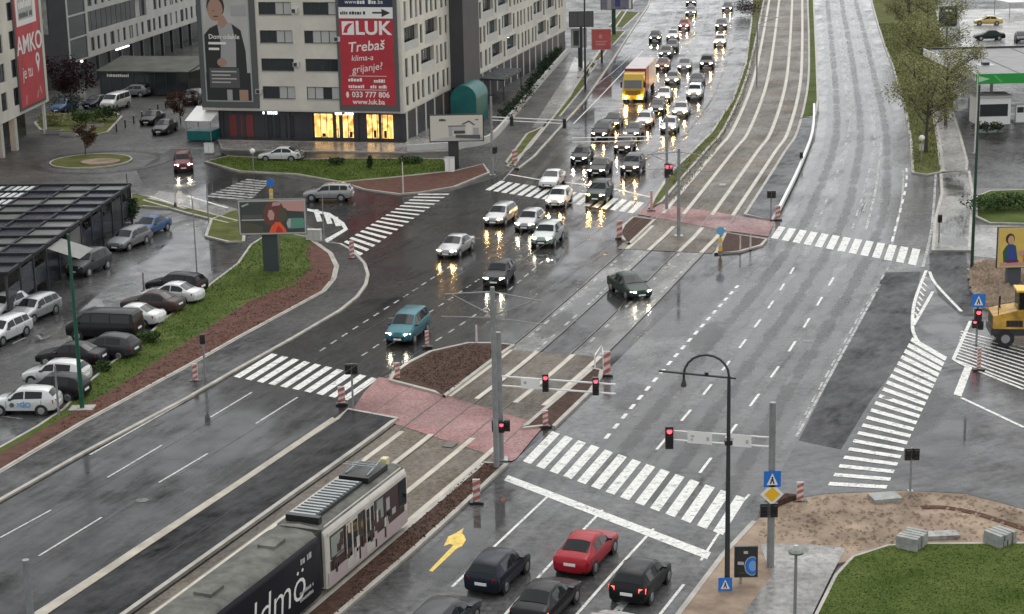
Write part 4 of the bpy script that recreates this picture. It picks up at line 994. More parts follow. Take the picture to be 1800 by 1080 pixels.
MB().box(.1, L2b, .3, 13, 3.3, 3.39).build('soffit', M_wallg, b2); MB().box(.1, L2b, .3, 13, 22.01, 22.3).build('roof', M_dark, b2)
MB().box(.3, L2b, 2.5, 12, 0, 3.29).build('shop_wall', M_shop, b2)
for i in range(14):
    x = 2+i*4.4
    MB().box(x, x+.4, .3, .7, 0, 3.29).build('pillar', M_dark, b2)
for x, z in ((7,2.9),(9.5,2.7),(11.5,3.1),(24,3.0)): MB().box(x, x+.5, 2.2, 2.4, z-.25, z).build('lit_lamp', M_bulb, b2)
MB().box(17, 22, -.02, .2, 3.12, 3.28).build('light_strip', M_sgn, b2)
gb = thing('faded_banner', 'faded grey banner on the dark end wall of the grey block', 'banner', tuple(b2.matrix_basis @ Vector((-.02, 7.4, 0))), rz2-math.pi/2)
MB().box(0, 4.8, -.08, -.01, 7.2, 19).build('panel', mat('faded_print', (.20,.21,.19), .6, noise=(.9,.5)), gb)
bars(gb, .6, 3.9, 7.8, .9, -.082, M_prgrey)
for z in (9.4, 10.8): printed(gb, I4, rect(.6, 3.9, z, z+.5), -.09, M_prgrey)
# glazed cafe under the block
ck = G(255, 168); ca = thing('glazed_cafe', 'low dark glazed cafe with pale sloping roof in the far street', 'pavilion', (ck.x, ck.y, 0), rzB)
MB().box(-6, 6, 0, 7, .1, 2.9).build('glass_wall', M_pane, ca)
for i in range(9): MB().box(-6.05+i*1.5, -5.95+i*1.5, -.05, .05, 0, 2.95).build('post', M_dkgrey, ca)
mb = MB(); mb.add([(-6.3,-.5,2.95),(6.3,-.5,2.95),(6.3,7.3,3.9),(-6.3,7.3,3.9),(-6.3,-.5,3.1),(6.3,-.5,3.1),(6.3,7.3,4.05),(-6.3,7.3,4.05)], [(0,3,2,1),(4,5,6,7),(0,1,5,4),(1,2,6,5),(2,3,7,6),(3,0,4,7)]); mb.build('roof', mat('dark_olive_roof', (.055,.058,.048), .6, spec=.2, noise=(.5,.5)), ca)
bars(ca, -5, -2, 2.3, .4, -.06, M_prwhite)
# green awning stall at the corner
ga = G(362, 246); gt = thing('green_awning', 'white topped green awning at the left corner of the shops', 'awning', (ga.x, ga.y, 0), rzB)
mb = MB(); mb.add([(-1.8,-1.2,2.2),(1.2,-1.2,2.2),(1.2,2.2,3.3),(-1.8,2.2,3.3)], [(0,1,2,3)]); mb.build('cover', M_white, gt)
MB().box(-1.7, 1.1, -1.1, 1.8, .1, 1.1).build('counter', M_teal, gt)
for x in (-1.7, 1.1):
    for y in (-1.1, 2.1): MB().box(x-.04, x+.04, y-.04, y+.04, 0, 2.2 if y < 0 else 3.25).build('post', M_steel, gt)

# ---- pavilion with dark framed roof by the car park
PF = G(228, 325, 3.3); PN = G(10, 481, 3.3); dv = PF-PN; rzP = math.atan2(dv.y, dv.x); PL = dv.length
pv = thing('dark_pavilion', 'dark steel pavilion with glass roof panels beside the car park', 'pavilion', (PN.x, PN.y, 0), rzP)
PWd = 13.0; nx = max(4, round(PL/3.0)); ny = 5
M_pg = mat('dark_roof_glass', (.045, .052, .066), .2, spec=.35, noise=(.35, .5), alpha=.6); M_pg2 = mat('pale_roof_glass', (.15, .155, .14), .3, spec=.35, noise=(.35, .5), alpha=.75); M_pbeam = mat('pavilion_beam', (.018,.02,.026), .6, spec=.2); M_louv = mat('pale_louvre', (.55, .57, .57), .3)
for i in range(nx+1): MB().box(i*PL/nx-.13, i*PL/nx+.13, -.1, PWd, 3.18, 3.42).build('roof_beam', M_pbeam, pv)
for j in range(ny+1): MB().box(-.2, PL+.2, j*PWd/ny-.10, j*PWd/ny+.10, 3.14, 3.36).build('roof_beam', M_pbeam, pv)
for i in range(nx):
    for j in range(ny):
        if j >= 3 and i >= nx-4:
            for k in range(4):
                y0 = j*PWd/ny+.25+k*.58; MB().box(i*PL/nx+.3, (i+1)*PL/nx-.3, y0, y0+.36, 3.26, 3.30).build('louvre', M_louv if k != 3 else M_steel, pv)
        m = M_pg2 if (i*5+j*3) % 7 in (1, 4, 6) else M_pg
        MB().box(i*PL/nx+.14, (i+1)*PL/nx-.14, j*PWd/ny+.11, (j+1)*PWd/ny-.11, 3.20, 3.24).build('roof_panel', m, pv)
for i in range(nx+1): MB().box(i*PL/nx-.08, i*PL/nx+.08, -.06, .10, 0, 3.17).build('post', M_dkgrey, pv)
for i in range(nx): MB().box(i*PL/nx+.09, (i+1)*PL/nx-.09, .0, .03, .9 if i % 3 else .1, 2.9 if i % 2 else 2.2).build('glass_screen', M_pg if i != 5 else M_pg2, pv)
MB().box(PL-.02, PL+.1, 0, PWd, .1, 3.1).build('end_wall', M_pg, pv)
mb = MB(); mb.add([(9,-.02,3.0),(9,-2.4,2.2),(12.5,-2.4,2.2),(12.5,-.02,3.0)], [(0,1,2,3),(3,2,1,0)]); mb.build('awning', M_wallg, pv)

# ---- petrol station
s0 = G(1716, 131, 5.6); rzG = R(1.5)
ps = thing('petrol_station_canopy', 'flat grey petrol station canopy with bright green fascia at right edge', 'canopy', (s0.x, s0.y, 0), rzG)
dback = (G(1698, 87, 5.6)-s0).length
MB().box(0, 26, .1, dback, 5.0, 5.58).build('roof', mat('grey_felt_roof', (.16,.16,.155), .5, noise=(.5,.3)), ps)
MB().box(-.02, 26, 0, .12, 4.55, 5.62).build('fascia', M_gas, ps); MB().box(-.14, -.02, 0, dback+.1, 4.9, 5.75).build('edge_trim', M_white, ps)
MB().box(-.1, 26, dback, dback+.3, 5.0, 5.8).build('rear_parapet', M_dkgrey, ps)
printed(ps, T(0,-.01,0), [(.3,4.75),(1.5,5.08),(.3,5.4)], -.01, mat('pale_green_print', (.45,.7,.45), .4), 'emblem'); printed(ps, T(0,-.01,0), [(1.8,5.45),(2.6,4.7),(2.9,4.7),(2.1,5.45)], -.01, mat('mid_green_print', (.10,.45,.12), .4), 'emblem')
for i in range(4): MB().box(5.4*i+4.6, 5.4*i+4.75, .2, dback-.1, 5.585, 5.62).build('roof_seam', M_dkgrey, ps)
MB().box(2.2, 4.0, dback*.3, dback*.3+2.0, 5.585, 5.61).build('roof_light', M_steel, ps); MB().box(2.7, 3.4, dback*.3+.4, dback*.3+1.3, 5.61, 5.9).build('roof_vent', M_dkgrey, ps)
for x in (.9, 7.5, 14): 
    for y in (2.0, dback-2): MB().box(x-.15, x+.15, y-.15, y+.15, 0, 4.99).build('column', M_wallg, ps)
kk = thing('station_kiosk', 'white petrol station kiosk under the canopy', 'kiosk', tuple(ps.matrix_basis @ Vector((.6, 1.2, 0))), rzG)
MB().box(0, 3.6, 0, 3.0, 0, 2.9).build('wall', M_white, kk); MB().box(.3, 3.3, -.04, -.002, .9, 2.2).build('window', M_pane, kk); MB().box(-.15, 3.75, -.2, 3.1, 2.91, 3.1).build('roof', M_wallg, kk)
for i, x in enumerate((5.5, 9.5)):
    q = ps.matrix_basis @ Vector((x, 2.2, 0)); pp = thing('fuel_pump', ('nearer' if i == 0 else 'farther') + ' fuel pump from the kiosk under the green canopy', 'fuel pump', tuple(q), rzG)
    MB().box(-.45, .45, -.25, .25, .1, 1.9).build('housing', M_white, pp); MB().box(-.35, .35, -.262, -.25, 1.1, 1.7).build('display', M_prblack, pp); MB().box(-.7, .7, -.5, .5, 0, .1).build('plinth', M_kerb, pp)
wb_ = G(1703, 185); wo = thing('white_banner', 'tall white banner sign standing left of petrol station canopy', 'sign', (wb_.x, wb_.y, 0), R(-8))
MB().box(-.9, .9, -.05, .05, .8, 3.6).build('panel', M_white, wo); MB().box(-.08, .08, -.04, .04, 0, .8).build('post', M_steel, wo)
# white tent far right
tq = G(1800, 24); tt = thing('white_tent', 'white pitched tent at the top right corner', 'tent', (tq.x, tq.y, 0), R(10))
mb = MB(); mb.add([(-4,-3,2.2),(4,-3,2.2),(4,3,2.2),(-4,3,2.2),(0,0,3.9)], [(0,1,4),(1,2,4),(2,3,4),(3,0,4)]); mb.build('cover', M_white, tt)
for x in (-3.9, 3.9):
    for y in (-2.9, 2.9): MB().box(x-.05, x+.05, y-.05, y+.05, 0, 2.2).build('post', M_steel, tt)
# low white wall along the terrace
mb = MB(); ribbon(mb, cr(W([(716,268),(802,262),(850,254),(872,240),(905,202),(957,140),(997,95)]), 5), -.15, .15, .75, .75)
tag(mb.build('low_wall', M_wallg), 'low pale wall curving round the terrace right of the shops', 'wall')
# unseen blocks along the boulevard that the wet road mirrors lie outside the picture and are left out
# ------------------------------------------------------------------ tram
M_trw = mat('tram_cream', (.52, .49, .44), .4, coat=.3, noise=(1.2, .15)); M_trpink = mat('tram_pale_pink', (.46, .38, .38), .4, coat=.3)
M_trroof = mat('tram_roof_grey', (.12, .12, .105), .7, spec=.2, noise=(.9, .5)); M_trblk = mat('tram_black_wrap', (.007, .007, .011), .5, spec=.15, coat=.08)
M_trbrn = mat('tram_graphic_brown', (.045, .022, .020), .4)
def polyline_at(P, s):
    for a, b in zip(P[:-1], P[1:]):
        l = (b-a).length
        if s <= l: return a.lerp(b, s/l)
        s -= l
    return P[-1]
tline = offset_line(TC, 2.08)
tf = G(709, 921)
i0 = min(range(len(tline)), key=lambda k: abs(tline[k].y - (tf.y-.2)))
pfront = tline[i0]; hd_t = tc_heading(pfront)
HW = 1.25; ZR = 3.25
tram = thing('tram', 'articulated tram with black wrapped rear car and pale front car', 'tram', (pfront.x, pfront.y, .06), hd_t)
def tram_car(x0, x1, nm, m_side, m_roof):
    "body with rounded roof edge; x1 is the front"
    prof = [(-HW,.30),(-HW,2.75),(-HW+.10,3.0),(-HW+.34,3.16),(0,ZR),(HW-.34,3.16),(HW-.10,3.0),(HW,2.75),(HW,.30)]
    xs_ = [x0, x0+.15, x1-.55, x1]; mb = MB(); n = len(prof)
    for i, x in enumerate(xs_):
        k = (.94 if i in (0, 3) else 1)
        mb.v += [(x, y*k, z if z < 2 else z-(.08 if i in (0, 3) else 0)) for y, z in prof]
    for i in range(3):
        for j in range(n-1): mb.f.append((i*n+j, i*n+j+1, (i+1)*n+j+1, (i+1)*n+j)); mb.m.append(1 if 2 <= j <= 5 else 0)
        mb.f.append((i*n+n-1, i*n, (i+1)*n, (i+1)*n+n-1)); mb.m.append(0)
    mb.f.append(tuple(range(n))); mb.m.append(0); mb.f.append(tuple(range(3*n, 4*n))[::-1]); mb.m.append(0)
    return mb.build(nm, [m_side, m_roof], tram, smooth=50)
FL_ = 8.6
fr = tram_car(-FL_, 0, 'front_car', M_trw, M_trroof)
bk = tram_car(-FL_-.5-15, -FL_-.5, 'rear_car', M_trblk, M_trroof)
MB().box(-FL_-.55, -FL_+.05, -1.05, 1.05, .4, 3.0).build('bellows', M_black, tram)
# right side of the front car: windows, doors, graphic
def sidep(par, x0, x1, z0, z1, m, nm, d=.012): return MB().box(x0, x1, -HW-d, -HW+.005, z0, z1).build(nm, m, par)
sidep(fr, -8.5, -.2, .34, .98, M_trpink, 'skirt_panel'); sidep(fr, -8.3, -.5, .99, 1.45, M_trbrn, 'graphic_band')
sidep(fr, -6.9, -.3, 1.46, 2.60, M_trbrn, 'graphic', .008)
for x0, x1, m in ((-8.25,-6.9,M_curt),(-5.3,-4.9,M_glass),(-3.6,-2.75,M_curt)): 
    o = sidep(fr, x0, x1, 1.5, 2.6, M_win, 'window', .02); sidep(o, x0+.08, x1-.08, 1.58, 2.52, M_pane if m is M_glass else mat('tram_pale_window', (.25,.27,.24), .15), 'pane', .026)
for x0, x1 in ((-6.7,-5.5),(-4.7,-3.8)):
    o = sidep(fr, x0, x1, .45, 2.6, M_trw, 'door', .03)
    for k in (0, 1): sidep(o, x0+.08+k*(x1-x0)/2, x0+(k+1)*(x1-x0)/2-.06, .95, 2.5, M_glass, 'door_pane', .036)
sidep(fr, -8.45, -.3, 2.62, 2.80, M_trw, 'cornice', .02)
for gx, gw, gz, gh in ((-6.85,.15,1.2,1.4),(-5.45,.12,.5,2.0),(-4.85,.14,1.3,1.3),(-3.75,.12,.4,2.2),(-2.75,.14,.5,1.9)): sidep(fr, gx, gx+gw, gz, gz+gh, M_trbrn, 'graphic', .034)
sidep(fr, -2.6, -1.2, 1.0, 2.5, M_trbrn, 'graphic', .022); sidep(fr, -2.5, -2.1, 1.7, 2.3, M_shirt, 'graphic', .026); sidep(fr, -1.9, -1.5, 1.3, 1.6, M_shirt, 'graphic', .026)
rg = random.Random(4)
for i in range(26):
    gx = rg.uniform(-8.2, -1.4); gw = rg.uniform(.12, .5); gz = rg.uniform(.5, 2.2); gh = rg.uniform(.15, .6)
    sidep(fr, gx, gx+gw, gz, min(gz+gh, 2.6), rg.choice((M_trbrn, M_trbrn, M_trw, M_glass, M_trpink)), 'graphic', .037+.0004*i)
sidep(fr, -1.1, -.25, 1.3, 2.6, M_glass, 'cab_window', .02)
MB().box(-.05, .03, -.95, .95, 1.25, 2.7).build('windscreen', M_glass, fr)
for y in (-.8, .6): MB().box(-.02, .04, y, y+.22, .6, .8).build('headlight', M_hl['off'], fr)
# roof gear
MB().box(-8.5, -8.2, -.9, .7, ZR-.05, ZR+.25).build('roof_box', M_black, fr); MB().box(-8.2, -3.4, -.55, .75, ZR-.06, ZR+.12).build('roof_unit', M_dkgrey, fr)
for i in range(14): MB().box(-8.05+i*.33, -7.9+i*.33, -.5, .7, ZR+.121, ZR+.19).build('roof_fin', M_steel, fr)
MB().box(-3.2, -1.1, -.75, .75, ZR-.06, ZR+.22).build('roof_unit', M_black, fr)
pg_ = MB()
for y in (-.55, .55):
    pg_.tube([(-2.9,y,ZR+.25),(-1.2,y*.8,ZR+.42),(-2.6,y*.7,ZR+.55)], .03, 6)
pg_.tube([(-2.6,-.8,ZR+.57),(-2.6,.8,ZR+.57)], .03, 6); pg_.tube([(-2.3,-.8,ZR+.55),(-2.3,.8,ZR+.55)], .03, 6); pg_.build('pantograph', M_steel, fr)
MB().box(-.75, -.35, -.5, -.2, ZR-.05, ZR+.3).build('roof_lamp', mat('cream_lamp', (.6,.55,.3), .4), fr)
MB().box(-8.4, -.4, -HW+.16, -HW+.2, 3.04, 3.10).build('gutter', M_trw, fr)
# rear car roof hatches, lettering
for x in (-11.2, -16.4): MB().box(x-.5, x+.5, -.45, .35, ZR-.04, ZR+.10).build('roof_hatch', M_trroof, bk)
LMt = T(0, -HW-.012, 0)
text('ldmö', 2.1, bk, LMt @ T(-13.0, 0, 1.5), M_prwhite, shear=.15, sx=1.1, bold=-.022)
for x, x2, z, h_ in ((-11.0,-9.8,2.35,.3),(-11.2,-9.9,1.05,.16),(-11.2,-10.0,.75,.16)): bars(bk, x, x2, z, h_, 0, M_prgrey, M=LMt)
for x in (-22.5, -20, -18): MB().box(x, x+1.6, -HW-.01, -HW+.004, 1.5, 2.5).build('window', M_glass, bk)
for x in (-1.6, -6.9, -11.0, -15.5, -20.5):
    for y in (-.72, .72):
        b = MB(); b.tube([(x,y-.06,.33),(x,y+.06,.33)], .33, 14); b.build('wheel', M_rail, tram)
# ------------------------------------------------------------------ truck with red trailer
pt = G(1117, 150, 1.8); pt.z = .016; ht = tc_heading(pt)+math.pi
tk = thing('truck', 'yellow truck with a red box trailer in the left lane of the queue', 'truck', tuple(pt), ht)
M_try = mat('truck_yellow', (.60, .38, .02), .35, coat=.4); M_trr = mat('trailer_red', (.26, .025, .035), .45, noise=(.8, .15)); M_trtop = mat('trailer_roof', (.50, .46, .45), .5, noise=(1, .2)); M_trgr = mat('trailer_grey', (.42, .38, .38), .45, noise=(.7, .2))
mb = MB(); mb.add([(2.6,-1.22,.45),(2.6,1.22,.45),(.4,1.22,.45),(.4,-1.22,.45),(2.62,-1.22,1.7),(2.62,1.22,1.7),(2.35,1.2,2.75),(2.35,-1.2,2.75),(2.0,1.1,3.35),(2.0,-1.1,3.35),(.4,1.2,3.45),(.4,-1.2,3.45)],
   [(0,1,5,4),(4,5,6,7),(7,6,8,9),(9,8,10,11),(0,4,7,9,11,3),(1,2,10,8,6,5),(2,3,11,10),(0,3,2,1)]); cab = mb.build('cab', M_try, tk)
mb = MB(); mb.add([(2.64,-1.05,1.75),(2.64,1.05,1.75),(2.39,1.03,2.68),(2.39,-1.03,2.68)], [(0,1,2,3)]); mb.build('windscreen', mat('truck_glass', (.12,.13,.13), .1), cab)
MB().box(2.6, 2.64, -.9, .9, .95, 1.5).build('grille', mat('truck_grille', (.25,.14,.01), .5), cab)
for y in (-1.0, .7): MB().box(2.6, 2.66, y, y+.3, .65, .85).build('headlight', M_hl['y'], cab)
for y in (-1.5, 1.3): MB().box(2.2, 2.4, y, y+.2, 1.8, 2.5).build('mirror', M_black, cab)
for y in (-1.225, 1.205): MB().box(1.3, 2.25, y, y+.02, 1.8, 2.6).build('side_window', M_glass, cab)
tr = MB().box(-3.2, .15, -1.27, 1.27, 1.0, 3.75).build('trailer_front', M_trr, tk); MB().box(-3.1, .1, -1.2, 1.2, 3.751, 3.78).build('roof_sheet', M_trtop, tr)
t2 = MB().box(-11.0, -3.26, -1.27, 1.27, 1.0, 3.72).build('trailer', M_trgr, tk); MB().box(-10.9, -3.35, -1.2, 1.2, 3.721, 3.75).build('roof_sheet', M_trtop, t2)
MB().box(-11, 2.2, -.5, .5, .55, .99).build('chassis', M_black, tk)
for x in (1.6, -1.6, -8.2, -9.4):
    for y in (-1.1, 1.1): b = MB(); b.tube([(x,y-.14,.5),(x,y+.14,.5)], .5, 14); b.build('wheel', M_rub, tk)
# ------------------------------------------------------------------ yellow construction machine at the right edge
pe = G(1767, 612); ex = thing('wheeled_excavator', 'yellow wheeled construction machine at the right edge by the dug soil', 'excavator', (pe.x, pe.y, .016), R(-6))
MB().box(-.9, 5.6, .1, 2.3, .75, 1.15).build('chassis', M_dkgrey, ex)
mb = MB(); mb.add([(-.8,0,1.2),(5.2,0,1.2),(5.2,2.3,1.2),(-.8,2.3,1.2),(-.8,.1,2.0),(.6,.05,2.35),(5.2,.05,2.6),(5.2,2.25,2.6),(.6,2.25,2.35),(-.8,2.2,2.0)],
  [(0,1,6,5,4),(1,2,7,6),(2,3,9,8,7),(3,0,4,9),(4,5,8,9),(5,6,7,8),(0,3,2,1)]); up = mb.build('engine_housing', mat('muddy_machine_yellow', (.42,.24,.03), .5, noise=(1.6,.5)), ex)
MB().box(-.82, -.795, .3, 2.0, 1.3, 1.9).build('radiator_grille', M_black, up); MB().box(.0, 1.0, -.02, .0, 1.35, 1.75).build('side_grille', M_trbrn, up); MB().box(1.3, 1.7, -.02, .0, 1.5, 1.8).build('vent', M_prwhite, up)
cb_ = MB().box(.7, 2.3, .3, 1.6, 2.36, 3.5).build('cab', M_glass, ex); MB().box(.6, 2.4, .2, 1.7, 3.5, 3.62).build('cab_roof', M_signyel, cb_)
for yy in (.3, 1.55): MB().box(.7, .78, yy, yy+.06, 2.36, 3.5).build('cab_pillar', M_signyel, cb_)
mb = MB(); mb.tube([(-.5,.1,2.1),(-.5,.1,2.75),(.5,.1,2.95)], .03, 6); mb.build('handrail', M_black, ex); mb = MB(); mb.tube([(-.2,1.7,2.1),(-.2,1.7,2.9)], .07, 8); mb.build('exhaust', M_black, ex)
for k in range(4): MB().box(.05+k*.24, .2+k*.24, -.03, -.021, 1.4, 1.7).build('grille_slat', M_black, up); mb = MB(); mb.tube([(5.0,1.7,2.2),(6.6,1.7,4.6),(9,1.7,3.4)], .22, 6); mb.build('boom', M_signyel, ex)
for x in (0, 4.3):
    for y in (.05, 2.0):
        b = MB(); b.tube([(x,y,.55),(x,y+.38,.55)], .55, 16); o = b.build('wheel', M_rub, ex); b = MB(); b.tube([(x,y-.015,.55),(x,y,.55)], .28, 12); b.build('rim', M_rim, o)

# ------------------------------------------------------------------ signals, poles, lamps
M_sigred = mat('signal_red_lit', (1, .05, .06), .3, emit=(1, .04, .06), estr=2.5); M_lens = mat('signal_lens_dark', (.02, .015, .012), .3)
M_pole = mat('pole_grey', (.25, .26, .26), .45, .3, noise=(2, .2))
def signal_head(par, M, lit=True, n=3, s=1.0):
    o = MB().box(-.16*s, .16*s, -.12*s, .12*s, -.15*s-.3*s*(n-1), .18*s).build('signal_head', M_black, par, M)
    for i in range(n):
        b = MB(); b.tube([(0,-.125*s,-.3*s*i),(0,-.14*s,-.3*s*i)], .105*s, 12)
        b.build('lens', M_sigred if lit and i == 0 else M_lens, o)
        b = MB(); b.box(-.12*s, .12*s, -.26*s, -.121*s, .10*s-.3*s*i, .125*s-.3*s*i); b.build('visor', M_black, o)
    return o
def pole(par, h, r0=.07, r1=None, m=None, base=True, name='pole'):
    b = MB(); b.tube([(0,0,0),(0,0,h)], [r0, r1 or r0], 10); o = b.build(name, m or M_pole, par, smooth=40)
    if base: MB().box(-r0*2.2, r0*2.2, -r0*2.2, r0*2.2, 0, .04).build('base_plate', M_steel, par)
    return o
def at(px, py): p = G(px, py); return (p.x, p.y, .012)
def blue_sign(par, M, s=.6):
    o = MB().box(-s/2, s/2, -.02, .0, -s/2, s/2).build('pedestrian_sign', M_blue, par, M)
    printed(o, I4, [(-s*.33,-s*.36),(s*.33,-s*.36),(0,s*.36)], -.024, M_prwhite, 'triangle'); 
    printed(o, I4, ell(0, s*.1, s*.06, s*.06, 8), -.027, M_prblack, 'figure'); printed(o, I4, [(-s*.05,s*.04),(s*.05,s*.04),(s*.13,-s*.3),(s*.05,-s*.3),(0,-s*.1),(-s*.08,-s*.3),(-s*.15,-s*.3)], -.027, M_prblack, 'figure')
    return o
# mast over the right carriageway
x_, y_, z_ = at(1354, 1000); ms = thing('signal_mast', 'tall grey mast with arm and red signal over the right carriageway', 'traffic light', (x_, y_, z_))
hm = hgt(1354, 1000, 708); pole(ms, hm, .17, .14)
def arm_to(par, base, px, py, zz, r_=.04, sag=.3, dz=0.0):
    "horizontal two-rail arm from the pole to where pixel (px,py) lies at height zz"
    q = G(px, py, zz); v = Vector((q.x-base[0], q.y-base[1], zz-base[2]))
    b = MB(); b.tube([(0,0,zz+dz), tuple(v)], r_, 6); b.tube([(0,0,zz+dz-sag), (v.x, v.y, v.z-sag)], r_, 6)
    d = Vector((v.x, v.y, 0)); n = int(d.length/1.0)
    b.build('arm', M_white, par); return v
za = hgt(1354, 1000, 770)
v = arm_to(ms, (x_, y_, z_), 1176, 757, za, sag=.42)
ang = math.atan2(-v.y, -v.x); 
signal_head(ms, T(v.x, v.y-.1, za+.02), True, s=1.1)
for t in (.70, .32):
    M_ = T(v.x*t, v.y*t-.07, za-.22) @ RZ(ang)
    o = MB().box(-.55, .55, -.02, .0, -.28, .28).build('lane_sign', M_white, ms, M_)
    for a, b_, c_, d_ in ((-.4,-.25,.0,.1),(-.4,-.3,-.16,-.06),(.3,.42,-.12,.05)): printed(o, I4, rect(a, b_, c_, d_), -.025, M_prgrey, 'sign_print')
blue_sign(ms, T(0, -.2, hgt(1354,1000,840)), .75)
o = MB().box(-.36, .36, -.02, .0, -.36, .36).build('priority_sign', M_white, ms, T(0, -.2, hgt(1354,1000,867)) @ RY(math.pi/4)); MB().box(-.25, .25, -.028, -.021, -.25, .25).build('sign_face', M_signyel, o)
for dx in (-.25, .2): signal_head(ms, T(dx-.1, -.12, hgt(1354,1000,890)), False, 2, 1.0)
# tram pole with catenary brackets and signal arm
M_wire = mat('overhead_wire', (.03,.03,.03), .5)
def tram_pole(px, py, hh, label, bracket=True, r0=.15):
    x, y, z = at(px, py); t = thing('tram_pole', label, 'pole', (x, y, z)); pole(t, hh, r0, r0*.75)
    if bracket:
        a = tc_heading(Vector((x, y, 0))); s = Vector((math.sin(a), -math.cos(a), 0))
        for sg in (-1, 1):
            b = MB(); e = s*sg*2.6
            b.tube([(0,0,hh-.25), (e.x, e.y, hh-.55)], .035, 6); b.tube([(0,0,hh-1.5), (e.x*.85, e.y*.85, hh-.55)], .03, 6); b.tube([(0,0,hh-1.6), (e.x*1.1, e.y*1.1, hh-1.75)], .025, 6)
            b.build('bracket', M_pole, t)
    return t, (x, y, z)
tp, tb0 = tram_pole(873, 825, 9.69, 'tall slim tram pole with brackets beside the pink crossing')
x2, y2, z2 = at(876, 818); sp = thing('signal_mast', 'stout grey mast with signal arm behind the slim tram pole', 'traffic light', (x2+.15, y2+.9, z2))
pole(sp, hgt(880, 800, 578), .16, .14); zb_ = hgt(880, 800, 655)
v2 = arm_to(sp, (x2+.15, y2+.9, z2), 1082, 676, zb_, .05, sag=.5)
for t, l in ((.40, True), (.83, True)): signal_head(sp, T(v2.x*t, v2.y*t-.14, zb_+.15), l, s=1.0)
o = MB().box(-.5, .5, -.02, 0, -.28, .28).build('lane_sign', M_white, sp, T(v2.x*.27, v2.y*.27-.09, zb_-.25) @ RZ(math.atan2(v2.y, v2.x))); printed(o, I4, rect(-.35,-.2,-.05,.1), -.025, M_prgrey, 'sign_print')
for dx in (-.3, .05, .35): signal_head(sp, T(dx, -.2-(.2 if dx == .05 else 0), hgt(880,800,735)), dx == .05, 2, .95)
tram_pole(1193, 415, hgt(1193,415,262), 'slim tram pole on the far side of the junction')
q = G(45, 985, 9.6); t45 = thing('tram_pole', 'pale tram pole rising at the bottom left corner', 'pole', (q.x, q.y, .012)); pole(t45, 9.6, .15, .12)
tram_pole(1330, 152, 9.0, 'tram pole far along the curving tracks', r0=.1)
# overhead wires
wp = between(TC, Y0, G(1330,160).y)
for off in (-2.08, 2.08):
    mb = MB(); mb.tube([Vector((p.x, p.y, 5.9)) for p in offset_line(wp, off)][::3], .012, 4)
    mb.tube([Vector((p.x, p.y, 7.4)) for p in offset_line(wp, off)][::3], .010, 4)
    tag(mb.build('overhead_wire', M_wire), 'thin overhead wire above the ' + ('left' if off < 0 else 'right') + ' tram track', 'wire')
# pedestrian signals on short poles
def small_signal(px, py, ty, label, lit=False, n=2, s=.95, double=True, yaw=0.0):
    x, y, z = at(px, py); t = thing('pedestrian_signal', label, 'traffic light', (x, y, z)); hh = hgt(px, py, ty); pole(t, hh, .06)
    for dx in ((-.2, .2) if double else (0,)): signal_head(t, T(dx, -.1, hh-.15) @ RZ(yaw), lit, n, s)
    return t
small_signal(621, 722, 640, 'pedestrian signal on thin pole at the left crosswalk end')
small_signal(361, 668, 588, 'pedestrian signal on thin pole at the verge by the left crosswalk', double=False)
small_signal(1355, 388, 336, 'pedestrian signal on thin pole at the far platform end')
small_signal(1600, 864, 788, 'pedestrian signal at the lower end of the right crosswalk')
small_signal(1650, 430, 378, 'pedestrian signal beside the far right crosswalk', double=False)
small_signal(1408, 290, 268, 'black signal post on the far platform edge', double=False)
small_signal(872, 300, 258, 'pedestrian signal at the foot of the far left mast', double=False)
x, y, z = at(1172, 368); fs = thing('signal_mast', 'far grey mast with red signal beside the curving tracks', 'traffic light', (x, y, z)); hh = hgt(1172,368,205); pole(fs, hh, .13, .11)
zz = hgt(1172,368,240); arm_to(fs, (x,y,z), 1005, 243, zz, .035, .35); signal_head(fs, T(0,-.2,hgt(1172,368,292)), True, 3, 1.3); signal_head(fs, T(.35,-.2,hgt(1172,368,292)), True, 3, 1.0)
x, y, z = at(866, 308); fl = thing('signal_mast', 'far left grey mast with arm over the approaching lanes', 'traffic light', (x, y, z)); pole(fl, hgt(866,308,170), .13, .11)
zz = hgt(866,308,206); vv = arm_to(fl, (x,y,z), 992, 212, zz, .04, .3); signal_head(fl, T(vv.x, vv.y-.1, zz), False, 3, 1.0); signal_head(fl, T(vv.x*.28, vv.y*.28-.1, zz), False, 3, 1.0); signal_head(fl, T(.2,-.15,hgt(866,308,262)), False, 2, 1)
x, y, z = at(1716, 606); rs = thing('signal_post', 'post with blue pedestrian sign above a glowing red signal at right', 'traffic light', (x, y, z)); hh = hgt(1716,606,515); pole(rs, hh, .07)
blue_sign(rs, T(0,-.12,hgt(1716,606,528)), .85); signal_head(rs, T(0,-.14,hgt(1716,606,548)), True, 2, 1.3); signal_head(rs, T(-.2,-.14,hgt(1716,606,565)), True, 2, .9); signal_head(rs, T(.2,-.14,hgt(1716,606,568)), False, 2, .9)
